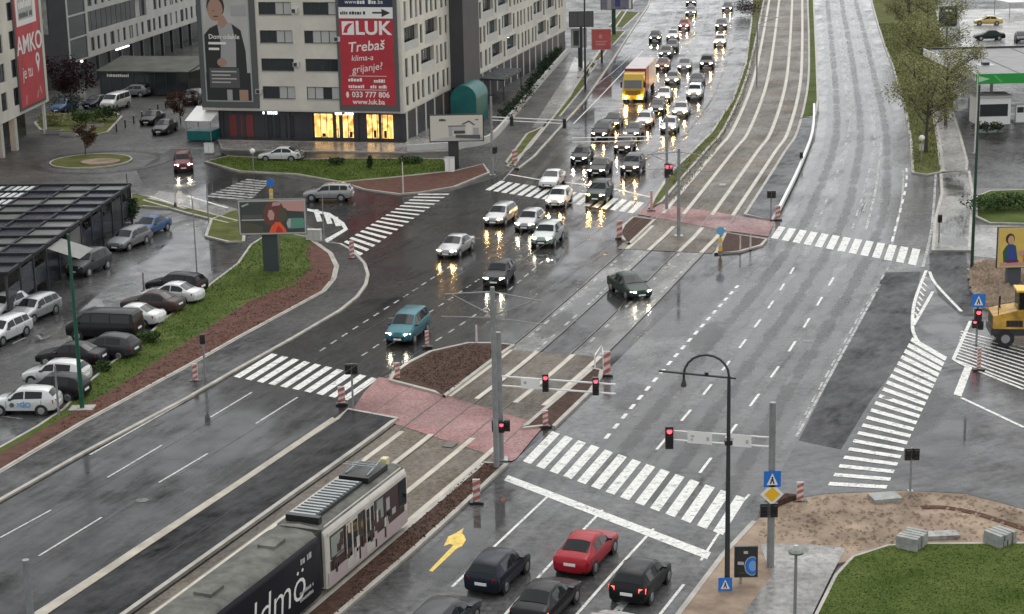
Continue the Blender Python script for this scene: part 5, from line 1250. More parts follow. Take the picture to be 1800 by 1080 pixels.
# striped marker posts
M_strw = mat('marker_white', (.58, .53, .50), .4, noise=(6,.2)); M_strr = mat('marker_red', (.42, .12, .10), .4, noise=(6,.3))
def marker(px, py, ty, label, w_=.3, m=None, foot=True):
    x, y, z = at(px, py); t = thing('marker_post', label, 'marker post', (x, y, z), group='red and white striped marker posts'); hh = max(.7, hgt(px, py, ty))
    MB().box(-w_/2, w_/2, -.05, .05, .12, hh).build('panel', M_strw, t); n = max(3, int((hh-.12)/(w_*.9)))
    for i in range(n):
        z0 = .12+(hh-.12)*i/n; dz = (hh-.12)/n
        printed(t, I4, [(-w_/2, z0), (w_/2, z0+dz*.42), (w_/2, z0+dz*.95), (-w_/2, z0+dz*.5)], -.054, m or M_strr, 'stripe')
    if foot: MB().box(-.34, .34, -.2, .2, 0, .12).build('foot', M_black, t)
for a in [(1089,420,388,'striped marker at the left nose of the far mulch island',.45),(699,668,638,'striped marker at the left tip of the near mulch island',.3),(751,612,582,'leaning striped marker right behind the teal people carrier',.25),
 (601,712,680,'striped marker at the lower end of left crosswalk',.4),(344,672,640,'striped marker on the footway beside the verge signal',.3),(619,456,424,'striped marker at the side street crosswalk corner',.35),
 (838,886,843,'striped marker on the mulch strip in front of the tram',.36),(959,752,722,'striped marker at the right end of pink crossing',.3),(1067,662,618,'wide striped marker at the tip of the mulch strip',.42),
 (1367,388,362,'striped marker at the right end of far platform',.4),(1406,884,848,'pale striped marker at the edge of the dug soil',.32),(1720,652,612,'striped marker standing on the white hatching',.22),
 (905,288,264,'striped marker on the verge by the far left mast',.5),(1145,372,336,'slim striped marker at the left end of far pink crossing',.2)]: marker(*a)
for px, py, ty, lab, col in ((1301,443,415,'pale slim bollard left on the far mulch island',M_strw),(1319,440,412,'pale slim bollard right on the far mulch island',M_strw),(838,606,572,'thin white bollard behind the near mulch island',M_strw),(253,512,480,'grey bollard among the parked cars',M_pole),(104,735,645,'grey post beside the parked white hatchback',M_pole)):
    x, y, z = at(px, py); t = thing('bollard', lab, 'bollard', (x, y, z)); hh = hgt(px, py, ty); pole(t, hh, .07, .06, col, False); b = MB(); b.tube([(0,0,hh),(0,0,hh+.05)], [.075,.03], 8); b.build('cap', M_strr, t); MB().box(-.16,.16,-.16,.16,0,.05).build('foot', M_black, t)
x, y, z = at(1266, 448); t = thing('keep_left_sign', 'blue round sign over a yellow banded post on far mulch island', 'sign', (x, y, z)); hh = hgt(1266,448,405); pole(t, hh, .05)
b = MB(); b.tube([(0,-.06,hh-.05),(0,-.09,hh-.05)], .33, 16); b.build('sign_disc', mat('sign_pale_blue', (.15,.38,.6), .4), t)
for i, m in enumerate((M_signyel, M_strw, M_signyel)): MB().box(-.14,.14,-.1,.1,.3+i*.35,.62+i*.35).build('band', m, t)
x, y, z = at(477, 352); t = thing('keep_left_sign', 'blue sign over a yellow and white banded post in the side street', 'sign', (x, y, z)); hh = hgt(477,352,318); pole(t, hh, .05)
b = MB(); b.tube([(0,-.06,hh-.2),(0,-.09,hh-.2)], .35, 16); b.build('sign_disc', M_blue, t); 
for i, m in enumerate((M_signyel, M_strw, M_signyel)): MB().box(-.16,.16,-.1,.1,.1+i*.3,.38+i*.3).build('band', m, t)
# street lamps
def lamp_post(px, py, ty, label, m, arm=None, r0=.11, disc=False):
    x, y, z = at(px, py); t = thing('street_lamp', label, 'street lamp', (x, y, z)); hh = hgt(px, py, ty)
    pole(t, hh - (.9 if arm else 0), r0, r0*.6, m)
    if arm:
        a, L_ = arm; d = Vector((math.cos(a), math.sin(a), 0)); b = MB(); hb = hh-.9
        pts = [(0,0,hb)] + [tuple(d*(L_/2*(1-math.cos(k*math.pi/10))) + Vector((0,0,hb+.9*math.sin(k*math.pi/10)))) for k in range(1, 11)] + [tuple(d*L_ + Vector((0,0,hb-.25)))]
        b.tube(pts, r0*.45, 8); b.build('curved_arm', m, t, smooth=60)
        b = MB(); e = d*L_; b.tube([(e.x,e.y,hb-.2),(e.x,e.y,hb-.32),(e.x,e.y,hb-.5),(e.x,e.y,hb-.55)], [.05,.09,.13,.07], 10); b.build('lantern', M_black, t, smooth=40)
    return t, hh
t, hh = lamp_post(1278, 1040, 626, 'tall dark lamp post with curved arm before the near crosswalk', M_dkgrey, (R(168), 1.9), .12)
b = MB(); b.tube([(.3,0,hh-1.0),(-2.9,.5,hh-.75)], .05, 6); b.build('cross_arm', M_dkgrey, t); MB().box(-1.0,-.85,.1,.3,hh-.9,hh-.75).build('wire_clamp', M_black, t)
blue_sign(t, T(-.1,-.16,.4), .6); MB().box(-.05,.3,-.14,-.1,-.15,.05).build('sign_plate', M_white, t); MB().box(-.16,.16,-.16,.16,hh-3.9,hh-3.7).build('collar', M_black, t)
lamp_post(145, 722, 412, 'green lamp post standing on the verge among the parked cars', M_green, None, .14)
t = bpy.data.objects['street_lamp.001']; MB().box(-.7,.7,-.5,.5,-.01,.18).build('footing', M_kerb, t)
lamp_post(1708, 475, 150, 'dark green lamp post left of the yellow billboard', M_dkgreen, None, .13)
lamp_post(1713, 270, 130, 'slim pale post left of the petrol station canopy', M_strw, None, .09)
lamp_post(347, 492, 330, 'thin grey lamp post at the upper end of car park', M_pole, (R(175), 1.3), .06)
lamp_post(367, 395, 312, 'thin grey post near the small zebra crossing', M_pole, None, .06); lamp_post(227, 372, 306, 'thin dark post at the pavilion corner', M_dkgrey, None, .06)
lamp_post(709, 342, 285, 'short pale post at the side street crosswalk', M_strw, None, .07); lamp_post(570, 425, 340, 'thin grey post beside the hatched nose', M_pole, None, .05)
lamp_post(1029, 160, -60, 'dark lamp post in front of the red board far back', M_dkgrey, None, .14); lamp_post(1150, 120, 40, 'thin post beside the far queue', M_pole, None, .05) if False else None
# mushroom lamp bottom right
x, y, z = at(1396, 1140); t = thing('park_lamp', 'mushroom lamp on pale post at the lawn path', 'street lamp', (x, y, z)); hh = hgt(1396,1140,972); pole(t, hh, .07, .06, M_pole)
b = MB(); b.tube([(0,0,hh-.02),(0,0,hh+.05),(0,0,hh+.12)], [.30,.32,.2], 16); b.build('shade', mat('lamp_shade_green', (.10,.13,.10), .4), t, smooth=40); b = MB(); b.tube([(0,0,hh+.12),(0,0,hh+.3)], [.16,.1], 12); b.build('cap', M_prgrey, t)
x, y, z = at(1619, 285); t = thing('globe_lamp', 'small globe lamp on the grass wedge', 'street lamp', (x, y, z)); hh = hgt(1619,285,245); pole(t, hh, .05)
b = MB(); b.tube([(0,0,hh+.3*math.sin(R(a))+.1) for a in (-80,-50,-15,20,55,80)], [.3*math.cos(R(a)) for a in (-80,-50,-15,20,55,80)], 12); b.build('globe', mat('globe_white', (.75,.72,.62), .3), t, smooth=60); MB().box(-.2,.2,-.03,.03,hh-1.1,hh-.5).build('plate', M_prgrey, t)
x, y, z = at(446, 305); t = thing('globe_lamp', 'small white globe lamp on the lawn before the shops', 'street lamp', (x, y, z)); hh = hgt(446,305,268); pole(t, hh, .05); b = MB(); b.tube([(0,0,hh+.28*math.sin(R(a))+.1) for a in (-80,-40,0,40,80)], [.28*math.cos(R(a)) for a in (-80,-40,0,40,80)], 12); b.build('globe', mat('globe_pale', (.7,.7,.66), .3), t, smooth=60)

M_kst0 = mat('planter_concrete', (.34,.33,.31), .6, noise=(2,.2))
# row of dark bollards along the far street
for i in range(10):
    a = G(205, 232).lerp(G(330, 172), i/9); t = thing('bollard', 'dark bollard in the row along the far street behind the roundabout', 'bollard', (a.x, a.y, .01), group='bollards along the far street')
    pole(t, .9, .09, .08, M_dkgrey, False); b = MB(); b.tube([(0,0,.9),(0,0,.97)], [.1,.04], 8); b.build('cap', M_prgrey, t)
for i, (px, py) in enumerate(((96,236),(120,240),(146,232),(168,226))):
    x, y, z = at(px, py); t = thing('concrete_planter', ['pale planter nearest the left block column','pale planter second from the left block column','pale planter third from the left block column','pale planter furthest from the left block'][i], 'planter', (x, y, z), rzB)
    MB().box(-.9,.9,-.3,.3,0,.5).build('trough', M_kst0, t); MB().box(-.82,.82,-.22,.22,.5,.53).build('soil', M_soil, t)
# ------------------------------------------------------------------ billboards and boards
def board(px, py, x0, x1, y0, y1, label, postw, name='billboard', yaw=0.0, edge=M_bframe, cat='billboard', face=M_prgrey, post=True, dep=.25, pm=None, off=0.0, lip=None):
    "board on a post: base pixel (px,py); board spans pixels x0..x1, y0..y1 at the same distance"
    b = G(px, py); k = FPX/((b-Vector((0,0,CAMH))).dot(FW)); t = thing(name, label, cat, (b.x, b.y, .012), yaw)
    z0, z1 = hgt(px, py, y1), hgt(px, py, y0); xa, xb = (x0-px)/k, (x1-px)/k
    if post: MB().box(-postw/2, postw/2, .02, postw*.8, 0, z0+.2).build('post', pm or M_dkgrey, t)
    MB().box(xa, xb, -dep, 0, z0, z1).build('frame', edge, t)
    e = .09
    if lip: MB().box(xa+.04, xb-.04, -dep-.015, -dep, z0+.04, z1-.04).build('lip', lip, t); e = .16
    MB().box(xa+e, xb-e, -dep-.03, -dep-.001 if not lip else -dep-.016, z0+e, z1-e).build('face', face, t)
    t['_'] = 0; del t['_']
    F = lambda pts: [(xa+e+(xb-xa-2*e)*u, z0+e+(z1-z0-2*e)*v) for u, v in pts]
    return t, F, -dep-.034, (xb-xa, z1-z0)
M_or = mat('print_orange', (.75,.10,.03), .5); M_tl_ = mat('print_teal', (.10,.27,.20), .5); M_pk = mat('print_pink_skin', (.5,.27,.24), .5); M_brn = mat('print_red_brown', (.14,.05,.04), .5); M_olive = mat('print_olive', (.08,.075,.05), .5); M_dkt = mat('print_dark_slate', (.045,.055,.05), .5)
t, F, Y, sz = board(477, 480, 425, 544, 350, 412, 'billboard showing a red haired woman on a dark post above verge', 1.15, face=M_dkt, lip=M_prgrey, pm=mat('dark_slate_post', (.035,.045,.05), .5))
k = 0
for pts, m in (([(0,.0),(.35,.0),(.35,.2),(.2,.3),(0,.35)], M_olive), ([(.02,.40),(.42,.40),(.42,.44),(.02,.44)], M_prgrey), ([(.03,.46),(.36,.46),(.36,.58),(.03,.58)], M_bframe),
    ([(.75,.70),(1,.66),(1,1),(.6,1),(.62,.9)], M_pk), ([(.38,.3),(.36,.7),(.42,.95),(.55,1),(.66,.92),(.72,.6),(.66,.3),(.5,.2)], M_brn), ([(.60,.35),(.62,.8),(.72,.78),(.74,.4)], M_olive),
    ([(.46,.40),(.43,.55),(.45,.72),(.50,.74),(.54,.6),(.52,.42)], M_pk), ([(.50,.85),(.52,.97),(.62,.99),(.64,.88)], M_pk), ([(.44,0),(.48,.2),(.55,.34),(.62,.34),(.70,.12),(.72,0)], M_or), ([(.54,0),(.57,.18),(.60,.22),(.65,.1),(.66,0)], M_red),
    ([(.74,.12),(.72,.30),(.76,.46),(.98,.46),(1,.40),(1,.14)], M_tl_), ([(.72,.30),(.75,.44),(.79,.44),(.78,.16),(.74,.16)], M_prgrey), ([(.02,.88),(.13,.96),(.15,.93),(.05,.84)], M_prgrey)):
    printed(t, I4, F(pts), Y-.003*k, m); k += 1
t, F, Y, sz = board(798, 296, 757, 852, 201, 249, 'billboard with a pale house drawing right of the shops', 1.0, face=mat('print_cream', (.55,.52,.45), .5), edge=M_black, pm=M_dkgrey)
k = 0
for pts, m in (([(.0,.0),(1,.0),(1,.14),(.5,.2),(.2,.12)], M_prgrey), ([(.35,.18),(.35,.58),(.42,.58),(.42,.18)], M_shirt), ([(.42,.4),(.42,.56),(.66,.56),(.66,.4)], M_prgrey), ([(.34,.56),(.34,.6),(.68,.6),(.68,.56)], M_bframe),
    ([(.60,.66),(.74,.80),(.86,.62),(.83,.60),(.74,.73),(.62,.62)], M_bframe), ([(.68,.2),(.68,.6),(.74,.7),(.80,.62),(.80,.2)], mat('print_ivory', (.6,.58,.5), .5)), ([(.82,.1),(.82,.5),(.92,.5),(.92,.1)], M_shirt), ([(.48,.12),(.48,.24),(.95,.22),(.95,.06)], M_bframe), ([(.45,.28),(.45,.4),(.66,.4),(.66,.28)], M_dkt),
    ([(.17,.78),(.17,.86),(.24,.88),(.30,.84),(.30,.78)], M_bframe), ([(.86,.80),(.86,.84),(.92,.84),(.92,.80)], M_bframe)):
    printed(t, I4, F(pts), Y-.003*k, m); k += 1
t, F, Y, sz = board(1782, 508, 1748, 1850, 398, 470, 'yellow billboard with two painted people at the right edge', .9, face=mat('print_yellow', (.62,.44,.10), .5, noise=(1.2,.12)), edge=M_black, lip=mat('print_gold_edge', (.55,.45,.2), .5), pm=mat('slate_post', (.06,.07,.09), .5))
k = 0
M_sk2 = mat('print_warm_skin', (.5,.32,.2), .5)
for pts, m in (([(.02,0),(.02,.1),(1,.1),(1,0)], M_pk), ([(.08,.1),(.06,.4),(.12,.55),(.20,.62),(.30,.55),(.34,.2),(.34,.1)], mat('print_bottle_green', (.02,.09,.06), .5)), ([(.14,.14),(.15,.5),(.21,.62),(.29,.5),(.32,.14)], mat('print_royal_blue', (.03,.06,.25), .5)),
    (ell(.19,.74,.085,.15), M_hair), (ell(.205,.71,.058,.12), M_sk2), (ell(.55,.74,.08,.14), M_sk2), ([(.44,.1),(.45,.45),(.55,.58),(.68,.45),(.7,.1)], M_or), ([(.33,.35),(.40,.42),(.48,.35),(.42,.25)], M_pk), ([(.14,.08),(.36,.10),(.36,.16),(.14,.18)], mat('print_plum', (.12,.02,.09), .5))):
    printed(t, I4, F(pts), Y-.003*k, m); k += 1
t, F, Y, sz = board(1302, 1030, 1290, 1331, 960, 1014, 'dark poster board with a blue ring beside the tall lamp post', .1, face=M_prblack, edge=M_dkgrey, dep=.12, name='poster_board', pm=M_steel)
k = 0
for pts, m in ((ell(.82,.36,.42,.36), M_prgrey), (ell(.82,.36,.38,.33), M_blue), (ell(.84,.36,.22,.2), mat('print_sky_blue', (.16,.32,.6), .5)), ([(.05,.42),(.38,.40),(.38,.52),(.05,.54)], M_prgrey), ([(.36,.82),(.36,.92),(.58,.92),(.58,.82)], M_prgrey), ([(.1,.1),(.5,.1),(.5,.13),(.1,.13)], M_bframe)):
    pts = [(min(u, 1.0), v) for u, v in pts]; printed(t, I4, F(pts), Y-.003*k, m); k += 1
t, F, Y, sz = board(1058, 112, 1040, 1075, 51, 88, 'coral red board with pale border beside the far road', .3, face=mat('print_coral', (.50,.09,.085), .5, noise=(1,.1)), edge=M_prgrey, dep=.15)
printed(t, I4, F([(.15,.36),(.8,.36),(.8,.42),(.15,.42)]), Y, M_pk); printed(t, I4, F([(.2,.2),(.7,.2),(.7,.3),(.2,.3)]), Y, M_pk); printed(t, I4, F(ell(.45,.65,.1,.12)), Y, M_pk)
t, F, Y, sz = board(1022, 120, 1001, 1044, 20, 48, 'plain grey backed billboard above a poster far back', .35, face=M_bframe, edge=M_dkgrey, dep=.2)
for u in (.33, .66): printed(t, I4, F([(u,0),(u+.02,0),(u+.02,1),(u,1)]), Y, M_dkgrey)
t, F, Y, sz = board(1018, 118, 1004, 1032, 50, 84, 'narrow poster case with dark figure far back', .25, face=M_prgrey, edge=M_steel, dep=.15)
printed(t, I4, F([(.12,.08),(.12,.9),(.5,.9),(.5,.08)]), Y, M_dkt)
t, F, Y, sz = board(1079, 62, 1056, 1112, -25, 17, 'large grey violet billboard at the top edge', .6, face=mat('print_violet_grey', (.20,.19,.24), .5, noise=(1,.3)), edge=M_dkgrey, pm=M_dkgreen)
printed(t, I4, F([(.2,.0),(.2,1),(.32,1),(.32,0)]), Y, M_prgrey); printed(t, I4, F([(.45,.1),(.45,1),(.62,1),(.62,.1)]), Y, mat('print_indigo', (.05,.05,.2), .5)); printed(t, I4, F([(.9,.0),(.9,1),(.97,1),(.97,0)]), Y, M_prwhite)
t, F, Y, sz = board(1664, 78, 1649, 1680, 11, 47, 'dark blue poster in a green frame among the trees', .2, face=M_prnavy, edge=M_green, dep=.2, name='poster_board')
printed(t, I4, F([(.3,.75),(.7,.75),(.7,.85),(.3,.85)]), Y, M_prwhite); printed(t, I4, F([(.1,.1),(.5,.5),(.6,.45),(.2,.1)]), Y, M_shirt)
# cabinets
for px, py, w_, h_, lab in ((791,304,.85,1.45,'white electrical cabinet on the mulch before the billboard'),(368,270,.9,1.0,'white cabinet beside the lawn corner'),(552,424,1.2,.9,'pale low cabinet at the hatched nose')):
    x, y, z = at(px, py); t = thing('cabinet', lab, 'cabinet', (x, y, z), R(-10)); MB().box(-w_/2,w_/2,-.25,.25,.1,h_).build('body', M_white if px != 552 else M_prgrey, t); MB().box(-w_/2-.03,w_/2+.03,-.28,.28,h_,h_+.06).build('lid', M_prgrey, t); MB().box(-w_/2-.02,w_/2+.02,-.27,.27,0,.1).build('plinth', M_kerb, t); MB().box(.0,.02,-.262,-.25,.2,h_-.1).build('door_seam', M_bframe, t)
# low barrier along the far platform
mb = MB(); bp_ = cr(W([(1431,190),(1428,240),(1405,302),(1382,350),(1366,382)]), 4)
bt = thing('platform_barrier', 'low white barrier along the far platform edge', 'barrier'); ribbon(mb, bp_, -.12, .12, .55, .35); mb.build('rail', M_white, bt)
for p in bp_[::2]: MB().box(p.x-.08, p.x+.08, p.y-.08, p.y+.08, 0, .3).build('post', M_steel, bt)
# railing in the near island
mb = MB(); pa = W([(1046,652),(1050,641),(1058,640),(1061,652)], 0); mb.tube([(pa[0].x,pa[0].y,.1),(pa[0].x,pa[0].y,1.0),(pa[2].x,pa[2].y,1.2),(pa[3].x,pa[3].y,1.0),(pa[3].x,pa[3].y,.1)], .05, 6)
tag(mb.build('hoop_rail', M_white), 'white hoop rail at the tip of the near island', 'rail')
# stacks of kerb stones and a slab
def stones(px, py, rz, n, label, dx=.30):
    p0 = G(px, py); 
    for lvl in range(2):
        for i in range(n):
            o = MB().box(-.5,.5,-.11,.11,0,.28).build('kerb_stone', M_kst, None, T(p0.x, p0.y, .15+lvl*.29) @ RZ(rz) @ T(random.uniform(-.05,.05), (i-n/2)*dx*(1 if lvl == 0 else .95), 0) @ RZ(random.uniform(-.04,.04)))
            tag(o, label, 'kerb stone', 'stacked kerb stones ' + str(n))
M_kst = mat('stacked_concrete', (.27,.28,.26), .6, noise=(2.5,.3))
stones(1606, 962, R(-35), 5, 'grey kerb stone in the stack at the lawn edge near dug soil centre'); stones(1760, 958, R(-55), 4, 'grey kerb stone in the stack at the right part of the lawn edge')
x, y, z = at(1650, 948); o = MB().box(-.9,.9,-.35,.35,.1,.28).build('concrete_slab', M_path, None, T(x,y,z) @ RZ(R(3))); tag(o, 'pale concrete slab lying between the two stone stacks', 'slab')
x, y, z = at(1555, 882); o = MB().box(-.7,.7,-.5,.5,.08,.3).build('manhole_frame', M_kst, None, T(x,y,z) @ RZ(R(10))); tag(o, 'grey concrete manhole frame on the dug soil below right crosswalk', 'manhole')
for px, py, lab in ((792,783,'dark track drain cover below the pink crossing'),(1270,326,'pale drain cover between the far tracks')):
    x, y, z = at(px, py); o = MB().box(-.5,.5,-.3,.3,.02,.07).build('drain_cover', M_rail if px < 900 else M_kst, None, T(x,y,0) @ RZ(tc_heading(Vector((x,y,0))))); tag(o, lab, 'drain cover')
mb = MB(); pp = W([(1338,905),(1352,892),(1382,880),(1400,876)], .1); mb.tube([Vector((p.x,p.y,.2)) for p in pp], [.12,.3,.28,.1], 7); tag(mb.build('soil_heap', M_soil), 'small dark soil heap at the road corner beside the mast', 'soil heap')
# blue lettering on the white hatchback
wh_ = [o for o in bpy.data.objects if o.get('label','').startswith('white hatchback with blue')][0]
body = [c for c in wh_.children if c.name.startswith('body')][0]
text('GO', .42, body, T(-.28, .885, .66) @ RZ(math.pi), mat('print_bright_blue', (.06,.28,.6), .4), bold=.01); text('2', .34, body, T(.15, .885, .66) @ RZ(math.pi), bpy.data.materials['print_bright_blue'])
b = MB(); b.tube([(0,.865,0),(0,.885,0)], .14, 12); b.build('emblem', mat('emblem_grey', (.08,.10,.10), .4), body, T(.5,0,.66))
# ------------------------------------------------------------------ trees, shrubs, grass
def leafmat(n, c, am=.45, sc=1.5):
    return mat(n, c, .7, spec=.12, noise=(sc, am))
M_olivel = leafmat('spring_leaf_olive', (.23, .23, .10)); M_leaf = leafmat('leaf_green', (.05, .085, .025)); M_leafd = leafmat('leaf_dark_green', (.025, .045, .02)); M_leafr = leafmat('leaf_dark_red', (.035, .018, .022)); M_leafb = leafmat('leaf_brown', (.08, .045, .03))
M_bark = mat('wet_bark', (.045, .038, .03), .7, noise=(4, .4))
def leaves(mb, c, rx, ry, rz_, n, s, rnd, shell=.35):
    for _ in range(n):
        while True:
            v = Vector((rnd.uniform(-1,1), rnd.uniform(-1,1), rnd.uniform(-1,1)))
            if shell**2 < v.length_squared < 1: break
        p = Vector((c[0]+v.x*rx, c[1]+v.y*ry, c[2]+v.z*rz_)); a = Vector((rnd.gauss(0,1), rnd.gauss(0,1), rnd.gauss(0,.6))).normalized(); b = a.cross(Vector((rnd.gauss(0,1), rnd.gauss(0,1), rnd.gauss(0,1)))).normalized()
        l = s*rnd.uniform(.6, 1.4); w_ = l*.6; k = len(mb.v)
        mb.v += [tuple(p-a*l), tuple(p+b*w_), tuple(p+a*l), tuple(p-b*w_)]; mb.f.append((k,k+1,k+2,k+3)); mb.m.append(0)
def tree(px, py, h, r, label, m, n=2200, s=.11, seed=1, name='tree', sparse=False):
    p = G(px, py); rnd = random.Random(seed); t = thing(name, label, 'tree', (p.x, p.y, .05), rnd.uniform(0, 6))
    b = MB(); b.tube([(0,0,0),(.05,0,h*.2),(rnd.uniform(-.1,.1),.05,h*.45),(0,0,h*.9)], [h*.022,h*.017,h*.012,h*.003], 8); tips = []
    for i in range(13):
        z0 = h*rnd.uniform(.22, .7); a = rnd.uniform(0, 6.28); L = r*rnd.uniform(.65, 1.05)*(1.15-.6*abs(z0/h-.45)); d = Vector((math.cos(a), math.sin(a), 0))
        p1 = d*L*.5 + Vector((0,0,z0+L*.32)); p2 = d*L + Vector((0,0,z0+L*rnd.uniform(.45,.95)))
        b.tube([(0,0,z0), tuple(p1), tuple(p2)], [h*.008,h*.005,h*.002], 5); tips += [p1, p2]
        for j in range(2):
            q = p1.lerp(p2, .4) + Vector((rnd.uniform(-1,1), rnd.uniform(-1,1), rnd.uniform(.1,1)))*r*.35; b.tube([tuple(p1), tuple(q)], [h*.004,h*.0015], 4); tips.append(q)
    tips.append(Vector((0,0,h*.92)))
    b.build('trunk', M_bark, t, smooth=60)
    c = MB(); k = len(tips)
    for q in tips:
        rr = r*rnd.uniform(.2, .36); leaves(c, q, rr, rr, rr*.85, int(n/k*rnd.uniform(.5,1.5)), s, rnd, 0)
    c.build('crown', m, t); return t
for i, (px, py, h, r, n) in enumerate([(1628,270,9.4,3.7,7400),(1662,222,8.4,3.3,6000),(1616,160,9.2,3.5,6000),(1648,125,9.0,3.8,6000),(1596,78,8.6,3.4,5200),(1630,62,9.0,3.6,5200),(1596,22,8.6,3.4,4500),(1645,10,9.0,3.6,4500)]):
    tree(px, py, h, r, ['nearest olive leaved tree on the grass wedge above globe lamp','olive leaved tree beside the footpath, right of the nearest tree','olive leaved tree at the road edge, third from the wedge tip','olive leaved tree close to the white banner, mid wedge',
     'olive leaved tree at the kerb by the far bend','olive leaved tree left of the dark blue poster','olive leaved tree at the top edge nearest the road','olive leaved tree at the top edge behind the poster'][i], M_olivel, n, .095, 10+i, 'young_tree')
tree(128, 205, 6.5, 3.2, 'dark red leaved tree before the grey block', M_leafr, 4200, .14, 31, 'red_leaved_tree')
tree(150, 272, 3.2, 1.1, 'small brown leaved tree on the roundabout', M_leafb, 1800, .10, 32, 'small_tree')
tree(318, 218, 3.6, 1.5, 'small dark tree left of the portrait banner', M_leafb, 1700, .11, 33, 'small_tree')
def bush(px, py, rx, ry, h, label, m, n=900, s=.10, seed=1, name='bush', cat='bush', ang=0.0):
    p = G(px, py); rnd = random.Random(seed); t = thing(name, label, cat, (p.x, p.y, .1), ang); b = MB()
    for i in range(6):
        a = rnd.uniform(0, 6.28); b.tube([(0,0,0),(math.cos(a)*rx*.4, math.sin(a)*ry*.4, h*.6)], [.03,.01], 4)
    b.build('stems', M_bark, t); c = MB()
    for i in range(9):
        leaves(c, (rnd.uniform(-.6,.6)*rx, rnd.uniform(-.6,.6)*ry, h*rnd.uniform(.35,.62)), rx*.5, ry*.5, h*.38, n//9, s, rnd, 0)
    c.build('foliage', m, t); return t
for i, a in enumerate([(95,222,2.2,1.6,1.8,'yellowish bush beside the column of the left block',M_olivel,1200),(150,222,2.0,1.5,2.0,'green bush in the middle of the left planting',M_leaf,1200),(185,215,2.2,1.6,1.9,'dark green bush below the white van',M_leafd,1200),(120,195,2.5,1.8,2.2,'dark bush under the red leaved tree',M_leafd,1200),
  (318,160,3.0,2.0,2.6,'dark green bush at the end of the far street',M_leafd,1300),(1752,372,3.2,1.8,1.5,'broad green hedge bush left of lawn behind lamp post',M_leaf,1800),(1800,368,3.0,1.8,1.6,'broad green hedge bush at the right edge of picture',M_leaf,1800),(1736,235,1.6,1.8,1.2,'dark green bush under the petrol station',M_leafd,900),
  (722,290,1.3,.9,.9,'flat green shrub on the lawn right of the thin post',M_leaf,700),(590,292,.9,.7,.8,'small shrub on the lawn before the lit shop',M_leafd,500),(650,300,.35,.35,1.6,'slim dark shrub on the lawn edge',M_leafd,400),(520,284,1.2,.8,1.2,'dark shrub at the left end of the lawn',M_leafd,600),
  (1322,28,3.2,4.5,3.0,'dark brown bush at the top beside the far tracks',M_leafr,2200),(178,630,.6,.6,.6,'tall weed clump behind the dark grey hatchback',M_leaf,500),(262,605,.8,.6,.8,'tall weed clump at the rear of the black van',M_leaf,700),(182,655,.6,.6,.7,'weed clump right of the white hatchback by lamp post',M_leaf,600),
  (165,408,1.2,1.6,1.9,'dark red shrub at the pavilion front',M_leafr,900),(205,378,1.0,1.6,2.1,'brown shrub near the pavilion corner',M_leafb,900),(100,448,1.3,1.8,1.9,'dark green shrub in the pavilion planting',M_leafd,900),(60,492,1.2,1.8,1.5,'low dark hedge before the pavilion near end',M_leafd,900),(232,392,.6,1.0,2.4,'slim dark green conifer at the pavilion corner',M_leafd,900)]):
    bush(*a, seed=50+i)
# hedge along the terrace: separate thuja shrubs
for i in range(16):
    t_ = i/15; p = cr(W([(888,215),(918,185),(950,140),(985,90)]), 6); q = polyline_at(p, t_*sum((b-a).length for a, b in zip(p[:-1], p[1:]))); X, Yp = PX(q)
    bush(X, Yp, .9, .9, 1.7, 'dark thuja shrub in the hedge row along the terrace wall', M_leafd, 420, .10, 90+i, 'thuja', 'hedge'); o = bpy.context.scene.collection.objects[-1]
for o in COL.objects:
    if o.get('category') == 'hedge': o['group'] = 'thuja hedge along the terrace'
for i, (px, py) in enumerate(((928,120),(962,62),(948,68))): bush(px, py, .5, .5, 2.2, ['slim conifer before the terrace','slim conifer beside the pale van right','slim conifer beside the pale van left'][i], M_leafd, 400, .09, 120+i, 'conifer', 'conifer')
# terrace roofs along the long facade
for i, (px, py, w_, d_, lab, m) in enumerate(((868,168,5.0,9.0,'dark terrace roof beside the teal canopy',M_dark),(905,118,4.5,9.0,'pale terrace roof further along the facade',M_wallg))):
    p = G(px, py); t = thing('terrace_roof', lab, 'terrace roof', (p.x, p.y, 0), rzB)
    mb = MB(); mb.add([(-w_/2,-d_/2,2.6),(w_/2,-d_/2,2.4),(w_/2,d_/2,2.4),(-w_/2,d_/2,2.6),(-w_/2,-d_/2,2.75),(w_/2,-d_/2,2.55),(w_/2,d_/2,2.55),(-w_/2,d_/2,2.75)], [(0,3,2,1),(4,5,6,7),(0,1,5,4),(1,2,6,5),(2,3,7,6),(3,0,4,7)]); mb.build('roof', m, t)
    for k in range(6): MB().box(-w_/2+.05, w_/2-.05, -d_/2+.3+k*(d_-.6)/5-.06, -d_/2+.3+k*(d_-.6)/5+.06, 2.62, 2.80).build('roof_rib', M_steel if i == 0 else M_wallg, t)
    for sx in (-1, 1):
        for sy in (-1, 1): MB().box(sx*(w_/2-.1)-.05, sx*(w_/2-.1)+.05, sy*(d_/2-.1)-.05, sy*(d_/2-.1)+.05, 0, 2.45).build('post', M_dkgrey, t)
